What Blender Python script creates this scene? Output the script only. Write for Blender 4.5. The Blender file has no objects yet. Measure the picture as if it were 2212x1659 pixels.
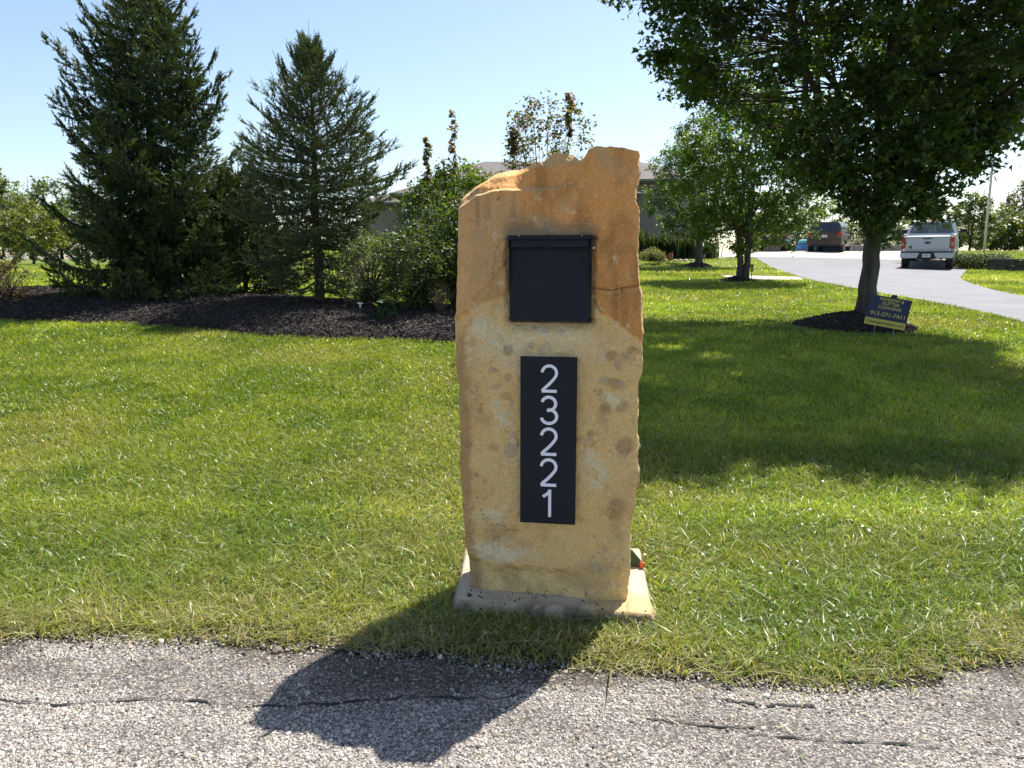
import bpy, bmesh, math, random
import numpy as np
from mathutils import Vector, Matrix
R = math.radians
SC = bpy.context.scene
COL = SC.collection
random.seed(7)
rng = np.random.default_rng(11)

# ------------------------------------------------------------------ camera, world, sun, exposure
CAM_H = 1.6
PITCH = R(9.23)
cam_d = bpy.data.cameras.new('camera')
cam_d.sensor_width = 36.0
cam_d.lens = 27.03
cam_d.clip_start = 0.05
cam_d.clip_end = 6000
cam = bpy.data.objects.new('camera', cam_d)
COL.objects.link(cam)
cam.location = (0, 0, CAM_H)
cam.rotation_euler = (R(90) - PITCH, 0, 0)
SC.camera = cam
SUN_EL = R(58.0)
SUN_AZ = math.atan2(0.365, 0.485)            # clockwise from +Y towards +X
w = bpy.data.worlds.new('World')
SC.world = w
w.use_nodes = True
wn = w.node_tree.nodes
wl = w.node_tree.links
bg = wn['Background']
sky = wn.new('ShaderNodeTexSky')
sky.sky_type = 'NISHITA'
sky.sun_disc = False
sky.sun_elevation = SUN_EL
sky.sun_rotation = SUN_AZ
sky.altitude = 250
sky.air_density = 1.0
sky.dust_density = 1.1
sky.ozone_density = 1.0
wl.new(sky.outputs[0], bg.inputs[0])
bg.inputs[1].default_value = 0.088
sd = bpy.data.lights.new('sun', 'SUN')
sd.energy = 4.4
sd.angle = R(0.55)
sd.color = (1.0, 0.955, 0.88)
sun = bpy.data.objects.new('sun', sd)
COL.objects.link(sun)
sdir = Vector((math.sin(SUN_AZ) * math.cos(SUN_EL), math.cos(SUN_AZ) * math.cos(SUN_EL), math.sin(SUN_EL)))
sun.rotation_euler = sdir.to_track_quat('Z', 'Y').to_euler()
SC.view_settings.view_transform = 'Standard'
SC.view_settings.look = 'None'
SC.view_settings.gamma = 1
SC.view_settings.exposure = 1.15
SC.cycles.max_bounces = 8
SC.cycles.diffuse_bounces = 4
SC.cycles.glossy_bounces = 3
SC.cycles.transmission_bounces = 6
SC.cycles.transparent_max_bounces = 8
SC.cycles.caustics_reflective = False
SC.cycles.caustics_refractive = False
SC.cycles.sample_clamp_indirect = 6
SC.cycles.use_denoising = True
SC.cycles.denoising_input_passes = 'RGB_ALBEDO_NORMAL'
SC.cycles.denoising_prefilter = 'ACCURATE'

# ------------------------------------------------------------------ noise
def _h(ix, iy, iz):
    n = (ix * 374761393 + iy * 668265263 + iz * 1274126177) & 0xffffffff
    n = ((n ^ (n >> 13)) * 1103515245) & 0xffffffff
    n = ((n ^ (n >> 16)) * 974711) & 0xffffffff
    return ((n >> 8) & 0xffff) / 65535.0

def noise(x, y, z=0.0):
    x = np.asarray(x, float); y = np.asarray(y, float); z = np.zeros_like(x) + z
    ix = np.floor(x).astype(np.int64); iy = np.floor(y).astype(np.int64); iz = np.floor(z).astype(np.int64)
    fx = x - ix; fy = y - iy; fz = z - iz
    fx = fx * fx * (3 - 2 * fx); fy = fy * fy * (3 - 2 * fy); fz = fz * fz * (3 - 2 * fz)
    def l(a, b, t): return a + (b - a) * t
    c = [[[_h(ix + i, iy + j, iz + k) for k in (0, 1)] for j in (0, 1)] for i in (0, 1)]
    return l(l(l(c[0][0][0], c[1][0][0], fx), l(c[0][1][0], c[1][1][0], fx), fy),
             l(l(c[0][0][1], c[1][0][1], fx), l(c[0][1][1], c[1][1][1], fx), fy), fz)

def fbm(x, y, z=0.0, o=4):
    a = 0.5; s = 0; f = 1.0; t = 0
    for _ in range(o):
        s = s + a * noise(x * f + 17.3 * _, y * f + 5.1, z * f + 9.7); t += a; a *= 0.5; f *= 2.03
    return s / t                                   # 0..1

def sstep(a, b, x):
    t = np.clip((x - a) / (b - a), 0, 1); return t * t * (3 - 2 * t)

# ------------------------------------------------------------------ terrain
TY = [-60, 0, 3.3, 7, 11, 20, 30, 34, 38, 46, 60, 100, 300, 3000]
TR = [0, 0, 0, 0.20, 0.45, 0.80, 1.07, 1.21, 1.62, 2.05, 2.10, 1.5, 0, -6]
TL = [0, 0, 0, 0.20, 0.45, 0.75, 0.95, 1.02, 1.08, 1.20, 1.36, 1.52, 1.4, -6]
def tz(x, y):
    x = np.asarray(x, float); y = np.asarray(y, float)
    a = np.interp(y, TY, TR); b = np.interp(y, TY, TL)
    m = sstep(-26, -11, x)
    n = (fbm(x * 0.5, y * 0.5, 3.0, 2) - .5) * 0.06 * sstep(3.6, 7, y)
    return a * m + b * (1 - m) + n
def tz1(x, y): return float(tz(np.array([x]), np.array([y]))[0])

# measured pixels are in a 2212 x 1659 copy of the photograph
FP, CXP, CYP = 1661.0, 1106.0, 829.5
def ray(px, py):
    u = (px - CXP) / FP; v = (CYP - py) / FP
    return Vector((u, math.cos(PITCH) + v * math.sin(PITCH), -math.sin(PITCH) + v * math.cos(PITCH)))
def G(px, py):                                      # where a sight line meets the ground
    d = ray(px, py); t = 1.5
    while t < 400:
        p = d * t
        if p.z + CAM_H < tz1(p.x, p.y): break
        t += 0.02 * t ** 0.8
    return Vector((p.x, p.y, tz1(p.x, p.y)))
def at(px, py, Y):
    d = ray(px, py); t = Y / d.y
    return Vector((d.x * t, Y, CAM_H + d.z * t))

# ------------------------------------------------------------------ mesh helpers
def nmesh(name, V, faces, mat, parent=None, col=None, smooth=False, mats=None, fmat=None):
    me = bpy.data.meshes.new(name)
    V = np.asarray(V, np.float32)
    me.vertices.add(len(V)); me.vertices.foreach_set('co', V.ravel())
    ls = []; st = []; off = 0
    for F in faces:
        F = np.asarray(F, np.int32)
        if len(F) == 0: continue
        k = F.shape[1]
        ls.append(F.ravel()); st.append(off + np.arange(len(F), dtype=np.int32) * k); off += F.size
    ls = np.concatenate(ls); st = np.concatenate(st)
    me.loops.add(len(ls)); me.loops.foreach_set('vertex_index', ls)
    me.polygons.add(len(st)); me.polygons.foreach_set('loop_start', st)
    me.update(calc_edges=True)
    if smooth: me.polygons.foreach_set('use_smooth', np.ones(len(st), bool))
    if col is not None:
        a = me.color_attributes.new('tint', 'FLOAT_COLOR', 'POINT')
        c = np.ones((len(V), 4), np.float32); c[:, :3] = col
        a.data.foreach_set('color', c.ravel())
    me.materials.append(mat)
    me.validate()
    o = bpy.data.objects.new(name, me); COL.objects.link(o)
    if parent: o.parent = parent
    return o

def bobj(name, bm, mat, parent=None, smooth=False):
    me = bpy.data.meshes.new(name)
    bmesh.ops.recalc_face_normals(bm, faces=bm.faces)
    bm.to_mesh(me); bm.free()
    if smooth:
        for p in me.polygons: p.use_smooth = True
    me.materials.append(mat)
    o = bpy.data.objects.new(name, me); COL.objects.link(o)
    if parent: o.parent = parent
    return o

def tag(o, label=None, cat=None, group=None, kind=None):
    if label: o['label'] = label
    if cat: o['category'] = cat
    if group: o['group'] = group
    if kind: o['kind'] = kind
    return o
def thing(name, loc, label, cat, rz=0, group=None):
    o = bpy.data.objects.new(name, None); COL.objects.link(o)
    o.location = loc; o.rotation_euler = (0, 0, rz); o.empty_display_size = 0.2
    return tag(o, label, cat, group)

def box(bm, c, s, bev=0.0, rot=None, seg=2):
    r = bmesh.ops.create_cube(bm, size=1.0)
    vs = r['verts']
    bmesh.ops.scale(bm, vec=s, verts=vs)
    if bev:
        es = list({e for v in vs for e in v.link_edges})
        rr = bmesh.ops.bevel(bm, geom=es, offset=bev, segments=seg, profile=0.5, affect='EDGES')
        vs = list({v for f in rr['faces'] for v in f.verts} | {v for v in vs if v.is_valid})
        vs = list({v for v in bm.verts if v in set(vs)})
    if rot is not None: bmesh.ops.rotate(bm, cent=(0, 0, 0), matrix=rot, verts=vs)
    bmesh.ops.translate(bm, vec=c, verts=vs)
    return bm
def boxes(lst, bev=0.0):
    bm = bmesh.new()
    for c, s in lst: box(bm, c, s, bev)
    return bm
def cyl(bm, p0, p1, r0, r1=None, n=16, caps=True):
    r1 = r0 if r1 is None else r1
    p0 = Vector(p0); p1 = Vector(p1); d = p1 - p0
    m = Matrix.Translation((p0 + p1) / 2) @ d.to_track_quat('Z', 'Y').to_matrix().to_4x4()
    bmesh.ops.create_cone(bm, cap_ends=caps, segments=n, radius1=r0, radius2=r1, depth=d.length, matrix=m)
    return bm
def lathe(bm, prof, c=(0, 0, 0), n=20):
    rings = []
    for r, z in prof:
        rings.append([bm.verts.new((c[0] + r * math.cos(2 * math.pi * i / n), c[1] + r * math.sin(2 * math.pi * i / n), c[2] + z)) for i in range(n)])
    for a, b in zip(rings, rings[1:]):
        for i in range(n): bm.faces.new((a[i], a[(i + 1) % n], b[(i + 1) % n], b[i]))
    bm.faces.new(rings[0]); bm.faces.new(rings[-1])
    return bm
def extrude_poly(bm, pts, axis, a, b):
    """prism of a 2D outline; axis 'x','y','z' is the extrusion axis"""
    def mk(p, t):
        return {'x': (t, p[0], p[1]), 'y': (p[0], t, p[1]), 'z': (p[0], p[1], t)}[axis]
    A = [bm.verts.new(mk(p, a)) for p in pts]; B = [bm.verts.new(mk(p, b)) for p in pts]
    bm.faces.new(A); bm.faces.new(B[::-1])
    n = len(pts)
    for i in range(n): bm.faces.new((A[i], A[(i + 1) % n], B[(i + 1) % n], B[i]))
    return bm

class Tubes:                                        # many tapered tubes in one mesh (one tree's limbs)
    def __init__(s): s.V = []; s.F = []; s.n = 0
    def add(s, pts, rad, k=6):
        pts = [Vector(p) for p in pts]; n = len(pts)
        for i, p in enumerate(pts):
            d = (pts[min(i + 1, n - 1)] - pts[max(i - 1, 0)]).normalized()
            a = d.cross(Vector((0.31, 0.95, 0.05))).normalized(); b = d.cross(a)
            for j in range(k):
                t = 2 * math.pi * j / k
                q = p + (a * math.cos(t) + b * math.sin(t)) * rad[i]
                s.V.append((q.x, q.y, q.z))
        for i in range(n - 1):
            for j in range(k):
                s.F.append((s.n + i * k + j, s.n + i * k + (j + 1) % k, s.n + (i + 1) * k + (j + 1) % k, s.n + (i + 1) * k + j))
        s.n += n * k
    def build(s, name, mat, parent=None):
        return nmesh(name, s.V, [s.F], mat, parent, smooth=True)

def in_poly(x, y, poly):
    c = np.zeros(len(x), bool); n = len(poly)
    for i in range(n):
        x1, y1 = poly[i][0], poly[i][1]; x2, y2 = poly[(i + 1) % n][0], poly[(i + 1) % n][1]
        if y1 == y2: continue
        m = ((y1 > y) != (y2 > y)) & (x < (x2 - x1) * (y - y1) / (y2 - y1) + x1)
        c ^= m
    return c

# ------------------------------------------------------------------ materials
def new_mat(name):
    m = bpy.data.materials.new(name); m.use_nodes = True
    return m, m.node_tree.nodes, m.node_tree.links, m.node_tree.nodes['Principled BSDF']
def mat(name, c, rough=0.6, metal=0.0, var=0.12, scale=6.0, bump=0.0, bscale=60.0, spec=0.5, coat=0.0, c2=None, detail=6):
    m, n, l, b = new_mat(name)
    tc = n.new('ShaderNodeTexCoord')
    nz = n.new('ShaderNodeTexNoise'); nz.inputs['Scale'].default_value = scale; nz.inputs['Detail'].default_value = detail
    l.new(tc.outputs['Object'], nz.inputs['Vector'])
    r = n.new('ShaderNodeValToRGB')
    r.color_ramp.elements[0].position = 0.3; r.color_ramp.elements[1].position = 0.7
    c2 = c2 or tuple(min(1, v * (1 + var)) for v in c)
    c1 = tuple(v * (1 - var) for v in c)
    r.color_ramp.elements[0].color = (*c1, 1); r.color_ramp.elements[1].color = (*c2, 1)
    l.new(nz.outputs['Fac'], r.inputs[0]); l.new(r.outputs[0], b.inputs['Base Color'])
    b.inputs['Roughness'].default_value = rough; b.inputs['Metallic'].default_value = metal
    b.inputs['Specular IOR Level'].default_value = spec; b.inputs['Coat Weight'].default_value = coat
    if bump:
        n2 = n.new('ShaderNodeTexNoise'); n2.inputs['Scale'].default_value = bscale; n2.inputs['Detail'].default_value = 5
        l.new(tc.outputs['Object'], n2.inputs['Vector'])
        bp = n.new('ShaderNodeBump'); bp.inputs['Strength'].default_value = 1.0; bp.inputs['Distance'].default_value = bump
        l.new(n2.outputs['Fac'], bp.inputs['Height']); l.new(bp.outputs[0], b.inputs['Normal'])
    return m
def foliage(name, rough=0.5, trans=0.4, tcol=(1.25, 1.35, 0.5), spec=0.4):
    m, n, l, b = new_mat(name)
    a = n.new('ShaderNodeAttribute'); a.attribute_name = 'tint'
    l.new(a.outputs['Color'], b.inputs['Base Color'])
    b.inputs['Roughness'].default_value = rough; b.inputs['Specular IOR Level'].default_value = spec
    t = n.new('ShaderNodeBsdfTranslucent')
    mx = n.new('ShaderNodeMix'); mx.data_type = 'RGBA'; mx.blend_type = 'MULTIPLY'; mx.inputs['Factor'].default_value = 1.0
    l.new(a.outputs['Color'], mx.inputs['A']); mx.inputs['B'].default_value = (*tcol, 1)
    l.new(mx.outputs['Result'], t.inputs['Color'])
    ms = n.new('ShaderNodeMixShader'); ms.inputs[0].default_value = trans
    l.new(b.outputs[0], ms.inputs[1]); l.new(t.outputs[0], ms.inputs[2])
    l.new(ms.outputs[0], n['Material Output'].inputs['Surface'])
    return m
def tinted(name, rough=0.8, bump=0.0, bscale=80.0, var=0.25, vscale=40.0, spec=0.3):
    m, n, l, b = new_mat(name)
    a = n.new('ShaderNodeAttribute'); a.attribute_name = 'tint'
    tc = n.new('ShaderNodeTexCoord')
    nz = n.new('ShaderNodeTexNoise'); nz.inputs['Scale'].default_value = vscale; nz.inputs['Detail'].default_value = 8; nz.inputs['Roughness'].default_value = 0.65
    l.new(tc.outputs['Object'], nz.inputs['Vector'])
    mr = n.new('ShaderNodeMapRange'); mr.inputs['From Min'].default_value = 0.25; mr.inputs['From Max'].default_value = 0.75
    mr.inputs['To Min'].default_value = 1 - var; mr.inputs['To Max'].default_value = 1 + var
    l.new(nz.outputs['Fac'], mr.inputs['Value'])
    mx = n.new('ShaderNodeVectorMath'); mx.operation = 'SCALE'
    l.new(a.outputs['Color'], mx.inputs[0]); l.new(mr.outputs[0], mx.inputs['Scale'])
    l.new(mx.outputs[0], b.inputs['Base Color'])
    b.inputs['Roughness'].default_value = rough; b.inputs['Specular IOR Level'].default_value = spec
    if bump:
        n2 = n.new('ShaderNodeTexNoise'); n2.inputs['Scale'].default_value = bscale; n2.inputs['Detail'].default_value = 7; n2.inputs['Roughness'].default_value = 0.6
        l.new(tc.outputs['Object'], n2.inputs['Vector'])
        bp = n.new('ShaderNodeBump'); bp.inputs['Strength'].default_value = 1.0; bp.inputs['Distance'].default_value = bump
        l.new(n2.outputs['Fac'], bp.inputs['Height']); l.new(bp.outputs[0], b.inputs['Normal'])
    return m

M = {}
M['grass'] = foliage('grass_blade', 0.36, 0.45, (1.25, 1.25, 0.45), 0.5)
M['leaf'] = foliage('tree_leaf', 0.45, 0.38, (1.5, 1.6, 0.35), 0.45)
M['needle'] = foliage('spruce_needle', 0.5, 0.12, (1.2, 1.3, 0.5), 0.35)
M['bark'] = mat('grey_bark', (0.085, 0.070, 0.056), 0.9, var=0.5, scale=9, bump=0.035, bscale=34)
_nt = M['bark'].node_tree; _mp = _nt.nodes.new('ShaderNodeMapping'); _mp.inputs['Scale'].default_value = (1, 1, .16)
_tc = [q for q in _nt.nodes if q.type == 'TEX_COORD'][0]; _nt.links.new(_tc.outputs['Object'], _mp.inputs[0])
for q in _nt.nodes:
    if q.type == 'TEX_NOISE': _nt.links.new(_mp.outputs[0], q.inputs['Vector'])
M['bark2'] = mat('brown_bark', (0.085, 0.06, 0.045), 0.9, var=0.4, scale=14, bump=0.006, bscale=50)
M['stone'] = tinted('sandstone', 0.85, 0.006, 90, 0.24, 90)
M['chip'] = tinted('aggregate_stone', 0.75, 0.0, 60, 0.12, 200)
M['mulchchip'] = tinted('bark_mulch_chip', 0.7, 0.0, 60, 0.3, 60)
M['black'] = mat('black_powder_coat', (0.0075, 0.0105, 0.018), 0.5, var=0.15, scale=20, bump=0.0002, bscale=900, spec=0.28)
M['acrylic'] = mat('white_acrylic', (0.93, 0.91, 0.98), 0.5, var=0.02)

# ground sheet: soil and short turf seen between and beyond the blades
def ground_material():
    m, n, l, b = new_mat('turf_ground')
    tc = n.new('ShaderNodeTexCoord')
    def nz(s, d=6, rg=0.6):
        t = n.new('ShaderNodeTexNoise'); t.inputs['Scale'].default_value = s; t.inputs['Detail'].default_value = d; t.inputs['Roughness'].default_value = rg
        l.new(tc.outputs['Object'], t.inputs['Vector']); return t
    a = nz(0.35, 4); c = nz(14, 8, 0.75)
    r1 = n.new('ShaderNodeValToRGB'); e = r1.color_ramp.elements
    e[0].position = 0.35; e[0].color = (0.10, 0.145, 0.02, 1); e[1].position = 0.68; e[1].color = (0.165, 0.205, 0.036, 1)
    l.new(a.outputs['Fac'], r1.inputs[0])
    r2 = n.new('ShaderNodeValToRGB'); e = r2.color_ramp.elements
    e[0].position = 0.3; e[0].color = (0.45, 0.45, 0.45, 1); e[1].position = 0.72; e[1].color = (1.35, 1.35, 1.35, 1)
    l.new(c.outputs['Fac'], r2.inputs[0])
    mx = n.new('ShaderNodeMix'); mx.data_type = 'RGBA'; mx.blend_type = 'MULTIPLY'; mx.inputs['Factor'].default_value = 1
    l.new(r1.outputs[0], mx.inputs['A']); l.new(r2.outputs[0], mx.inputs['B'])
    # bare soil near the road
    sp = n.new('ShaderNodeSeparateXYZ'); l.new(tc.outputs['Object'], sp.inputs[0])
    mr = n.new('ShaderNodeMapRange'); mr.inputs['From Min'].default_value = 3.6; mr.inputs['From Max'].default_value = 7
    l.new(sp.outputs['Y'], mr.inputs['Value'])
    m2 = n.new('ShaderNodeMix'); m2.data_type = 'RGBA'
    m2.inputs['A'].default_value = (0.055, 0.045, 0.028, 1)
    l.new(mr.outputs[0], m2.inputs['Factor']); l.new(mx.outputs['Result'], m2.inputs['B'])
    l.new(m2.outputs['Result'], b.inputs['Base Color'])
    b.inputs['Roughness'].default_value = 0.9; b.inputs['Specular IOR Level'].default_value = 0.15
    bp = n.new('ShaderNodeBump'); bp.inputs['Distance'].default_value = 0.03
    l.new(c.outputs['Fac'], bp.inputs['Height']); l.new(bp.outputs[0], b.inputs['Normal'])
    return m

def sheet(name, xs, ys, zf, m, **k):
    X, Y = np.meshgrid(xs, ys)
    Z = zf(X.ravel(), Y.ravel())
    V = np.stack([X.ravel(), Y.ravel(), Z], 1)
    nx = len(xs); i = np.arange(len(ys) - 1)[:, None] * nx + np.arange(nx - 1)[None]
    F = np.stack([i, i + 1, i + nx + 1, i + nx], -1).reshape(-1, 4)
    return nmesh(name, V, [F], m, smooth=True, **k)
xs = np.unique(np.concatenate([np.linspace(-3000, -90, 20), np.arange(-90, 90, 1.5), np.arange(-10, 10, 0.25), np.linspace(90, 3000, 20)]))
ys = np.unique(np.concatenate([np.arange(-60, 0, 6), np.arange(0, 24, 0.25), np.arange(24, 110, 1.0), np.linspace(110, 3000, 30)]))
gnd = sheet('ground', xs, ys, tz, ground_material())
tag(gnd, 'grassy lawn ground rising from the road towards the house', 'ground', kind='structure')

# ------------------------------------------------------------------ road
EX = [-400, -20, -2.17, -1.4, -0.78, -0.2, 0.245, .45, .62, 1.0, 1.4, 1.62, 1.69, 2.0, 2.2, 3.5, 20, 400]
EY = [3.3, 3.2, 3.05, 3.03, 2.985, 2.90, 2.80, 2.78, 2.72, 2.70, 2.69, 2.71, 2.80, 2.87, 2.93, 3.15, 3.3, 3.4]
def edge_y(x):
    x = np.asarray(x, float)
    return np.interp(x, EX, EY) + (fbm(x * 4, x * 0 + 2, 0, 3) - .5) * 0.14
def road_material():
    m, n, l, b = new_mat('chip_seal')
    tc = n.new('ShaderNodeTexCoord')
    v = n.new('ShaderNodeTexVoronoi'); v.inputs['Scale'].default_value = 95
    l.new(tc.outputs['Object'], v.inputs['Vector'])
    hs = n.new('ShaderNodeSeparateColor'); l.new(v.outputs['Color'], hs.inputs[0])
    r = n.new('ShaderNodeValToRGB'); e = r.color_ramp.elements
    e[0].position = 0.0; e[0].color = (0.10, 0.09, 0.082, 1); e[1].position = 1.0; e[1].color = (0.40, 0.365, 0.33, 1)
    q = e.new(0.35); q.color = (0.20, 0.185, 0.17, 1)
    l.new(hs.outputs['Red'], r.inputs[0])
    r2 = n.new('ShaderNodeValToRGB'); e = r2.color_ramp.elements
    e[0].position = 0.25; e[0].color = (1, 1, 1, 1); e[1].position = 0.75; e[1].color = (0.27, 0.25, 0.245, 1)
    l.new(v.outputs['Distance'], r2.inputs[0])
    mx = n.new('ShaderNodeMix'); mx.data_type = 'RGBA'; mx.blend_type = 'MULTIPLY'; mx.inputs['Factor'].default_value = 1
    l.new(r.outputs[0], mx.inputs['A']); l.new(r2.outputs[0], mx.inputs['B'])
    a = n.new('ShaderNodeAttribute'); a.attribute_name = 'tint'
    m3 = n.new('ShaderNodeMix'); m3.data_type = 'RGBA'; m3.blend_type = 'MULTIPLY'; m3.inputs['Factor'].default_value = 1
    l.new(mx.outputs['Result'], m3.inputs['A']); l.new(a.outputs['Color'], m3.inputs['B'])
    l.new(m3.outputs['Result'], b.inputs['Base Color'])
    b.inputs['Roughness'].default_value = 0.85
    bp = n.new('ShaderNodeBump'); bp.inputs['Distance'].default_value = 0.005; bp.invert = True
    l.new(v.outputs['Distance'], bp.inputs['Height']); l.new(bp.outputs[0], b.inputs['Normal'])
    return m
def road_dirt(x, y):                                # 0 clean pale chips, 1 dark soil and bitumen
    e = edge_y(x) - y
    n = fbm(x * 2.2, y * 5, 4, 4)
    return np.clip(sstep(0.62, 0.0, e) * sstep(0.28, 0.62, n) * 1.25 + sstep(0.08, 0.0, e) * 0.25 + 0.5 * sstep(0.62, 0.75, fbm(x * 3 + 9, y * 6, 1, 3)) * sstep(-0.3, 1.2, x), 0, 1)
rx = np.unique(np.concatenate([np.linspace(-400, -6, 40), np.arange(-6, 6, 0.03), np.linspace(6, 400, 40)]))
rt = np.unique(np.concatenate([np.linspace(0, 0.3, 40), np.linspace(0.3, 1, 12)]))
X = np.repeat(rx[None], len(rt), 0); E0 = edge_y(rx)
Y = E0[None] - rt[:, None] * (E0[None] + 4.0)
V = np.stack([X.ravel(), Y.ravel(), np.full(X.size, 0.005) - 0.009 * (rt[:, None] * np.ones_like(X) <= 0).ravel()], 1)
nx = len(rx); i = np.arange(len(rt) - 1)[:, None] * nx + np.arange(nx - 1)[None]
F = np.stack([i + nx, i + nx + 1, i + 1, i], -1).reshape(-1, 4)
dd = road_dirt(V[:, 0], V[:, 1])[:, None]
road = nmesh('road', V, [F], road_material(), col=(1 - dd) * np.array([1.0, .98, .96]) + dd * np.array([0.42, 0.36, 0.31]))
tag(road, 'pale chip-sealed road shoulder with dark cracks', 'road', kind='structure')

CRACKS = [[(-60, 1512), (120, 1530), (330, 1522), (520, 1530), (640, 1541)], [(640, 1541), (600, 1590), (555, 1625), (530, 1680)],
          [(640, 1541), (860, 1518), (1080, 1525), (1180, 1505)], [(1400, 1560), (1540, 1585), (1640, 1582)], [(1500, 1518), (1640, 1535), (1760, 1530)], [(1620, 1600), (1900, 1612), (2230, 1650)]]
cr = []
for c in CRACKS:
    cr.append([tuple(G(*p)[:2]) for p in c])
def crack_dist(x, y):
    d = np.full(len(x), 9.0)
    for c in cr:
        for (x1, y1), (x2, y2) in zip(c, c[1:]):
            L = (x2 - x1) ** 2 + (y2 - y1) ** 2
            t = np.clip(((x - x1) * (x2 - x1) + (y - y1) * (y2 - y1)) / L, 0, 1)
            d = np.minimum(d, np.hypot(x - x1 - t * (x2 - x1), y - y1 - t * (y2 - y1)))
    return d
def pebbles(pos, size, rz_, flat=0.65):
    n = len(pos)
    c = np.array([(-1, -1, -1), (1, -1, -1), (1, 1, -1), (-1, 1, -1), (-1, -1, 1), (1, -1, 1), (1, 1, 1), (-1, 1, 1)], float) * 0.5
    P = c[None] * (1 + rng.uniform(-.45, .45, (n, 8, 3)))
    P[:, 4:, :2] *= 0.7
    P[..., 0] *= size[:, None] * rng.uniform(.8, 1.3, (n, 1)); P[..., 1] *= size[:, None]; P[..., 2] *= size[:, None] * flat
    ca, sa = np.cos(rz_)[:, None], np.sin(rz_)[:, None]
    x = P[..., 0] * ca - P[..., 1] * sa; y = P[..., 0] * sa + P[..., 1] * ca
    tx = rng.uniform(-.4, .4, (n, 1)); ty = rng.uniform(-.4, .4, (n, 1))
    z = P[..., 2] + x * tx + y * ty
    V = np.stack([x, y, z], -1) + pos[:, None]
    f = np.array([(0, 3, 2, 1), (4, 5, 6, 7), (0, 1, 5, 4), (1, 2, 6, 5), (2, 3, 7, 6), (3, 0, 4, 7)])
    F = (f[None] + (np.arange(n) * 8)[:, None, None]).reshape(-1, 4)
    return V.reshape(-1, 3), F
def scatter_chips():
    n = 215000
    x = rng.uniform(-2.6, 2.6, n); y = rng.uniform(1.75, 3.15, n)
    e = edge_y(x) - y
    d = road_dirt(x, y)
    cd = crack_dist(x, y) + (fbm(x * 30, y * 30, 0, 2) - .5) * .02
    pat = sstep(.35, .6, fbm(x * 2.6, y * 5.5, 13, 4)); keep = (e > -0.06) & (rng.random(n) < (1 - 0.75 * d) * (.28 + .72 * pat)) & (cd > 0.005) & (np.abs(x) < 0.74 * y + 0.35)
    x, y, d = x[keep], y[keep], d[keep]; n = len(x)
    s = rng.gamma(5, 0.00108, n) * (0.9 + .5 * (rng.random(n) < .04)); s = np.clip(s, .003, .02)
    P = np.stack([x, y, 0.004 + s * 0.08], 1)
    V, F = pebbles(P, s, rng.uniform(0, 6.28, n))
    b = rng.random(n)
    c = np.where((b < .62)[:, None], np.array([0.48, 0.435, 0.385]), np.where((b < .80)[:, None], np.array([0.28, 0.25, 0.225]), np.where((b < .9)[:, None], np.array([0.40, 0.34, 0.27]), np.array([0.14, 0.125, 0.12]))))
    c = c * rng.uniform(.72, 1.2, (n, 1)) * (1 - 0.35 * d[:, None])
    o = nmesh('gravel', V, [F], M['chip'], col=np.repeat(c, 8, 0))
    tag(o, 'loose pale stone chips covering the road surface', 'gravel', kind='stuff')
scatter_chips()
def clippings():
    n = 420; x = rng.uniform(-2.2, 2.2, n); e = rng.gamma(1.3, .22, n); y = edge_y(x) - e + .05
    a = rng.uniform(0, 6.28, n); L = rng.uniform(.012, .05, n); W = rng.uniform(.0012, .0028, n); d = np.stack([np.cos(a), np.sin(a), rng.uniform(-.1, .1, n)], 1); q = np.stack([-np.sin(a), np.cos(a), np.zeros(n)], 1)
    P = np.stack([x, y, np.full(n, .0135)], 1)
    V = np.stack([P - d * L[:, None] / 2, P + q * W[:, None], P + d * L[:, None] / 2 + [0, 0, .003], P - q * W[:, None]], 1).reshape(-1, 3)
    c = np.where(rng.random((n, 1)) < .7, np.array([.42, .36, .20]), np.array([.14, .20, .05])) * rng.uniform(.6, 1.2, (n, 1))
    o = nmesh('grass_clippings', V, [np.arange(n * 4).reshape(-1, 4)], M['chip'], col=np.repeat(c, 4, 0)); tag(o, 'dry grass clippings scattered on the road edge', 'grass clippings', kind='stuff')
    n = 900; x = rng.uniform(-2.2, 2.2, n); e = np.abs(rng.normal(0, .09, n)) - .03; y = edge_y(x) - e; s = rng.gamma(3, .002, n) + .002
    V, F = pebbles(np.stack([x, y, .004 + s * .2], 1), s, rng.uniform(0, 6, n)); b = rng.random((n, 1))
    c = np.where(b < .45, np.array([.07, .05, .038]), np.where(b < .8, np.array([.30, .25, .20]), np.array([.5, .46, .4]))) * rng.uniform(.6, 1.3, (n, 1))
    o = nmesh('edge_grit', V, [F], M['chip'], col=np.repeat(c, 8, 0)); tag(o, 'loose soil and grit along the grassy road edge', 'grit', kind='stuff')
clippings()
def crack_strip():
    V = []; F = []
    for c in cr:
        pts = []
        for (x1, y1), (x2, y2) in zip(c, c[1:]):
            k = max(3, int(math.hypot(x2 - x1, y2 - y1) / .015))
            for i in range(k): pts.append((x1 + (x2 - x1) * i / k, y1 + (y2 - y1) * i / k))
        for i, (x, y) in enumerate(pts):
            y += (noise(x * 25, y * 25) - .5) * .03; x += (noise(x * 25 + 7, y * 25) - .5) * .03
            wd = 0.0012 + 0.012 * max(0, float(noise(x * 14, y * 14, 4)) - .35); b = len(V)
            V += [(x, y - wd, 0.0095), (x, y + wd, 0.0095)]
            if i: F.append((b - 2, b, b + 1, b - 1))
    o = nmesh('road_crack', V, [F], mat('crack_bitumen', (0.012, 0.011, 0.011), 0.9))
    tag(o, 'dark cracks running through the pale road chips', 'road cracks', kind='structure')
crack_strip()

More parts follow.
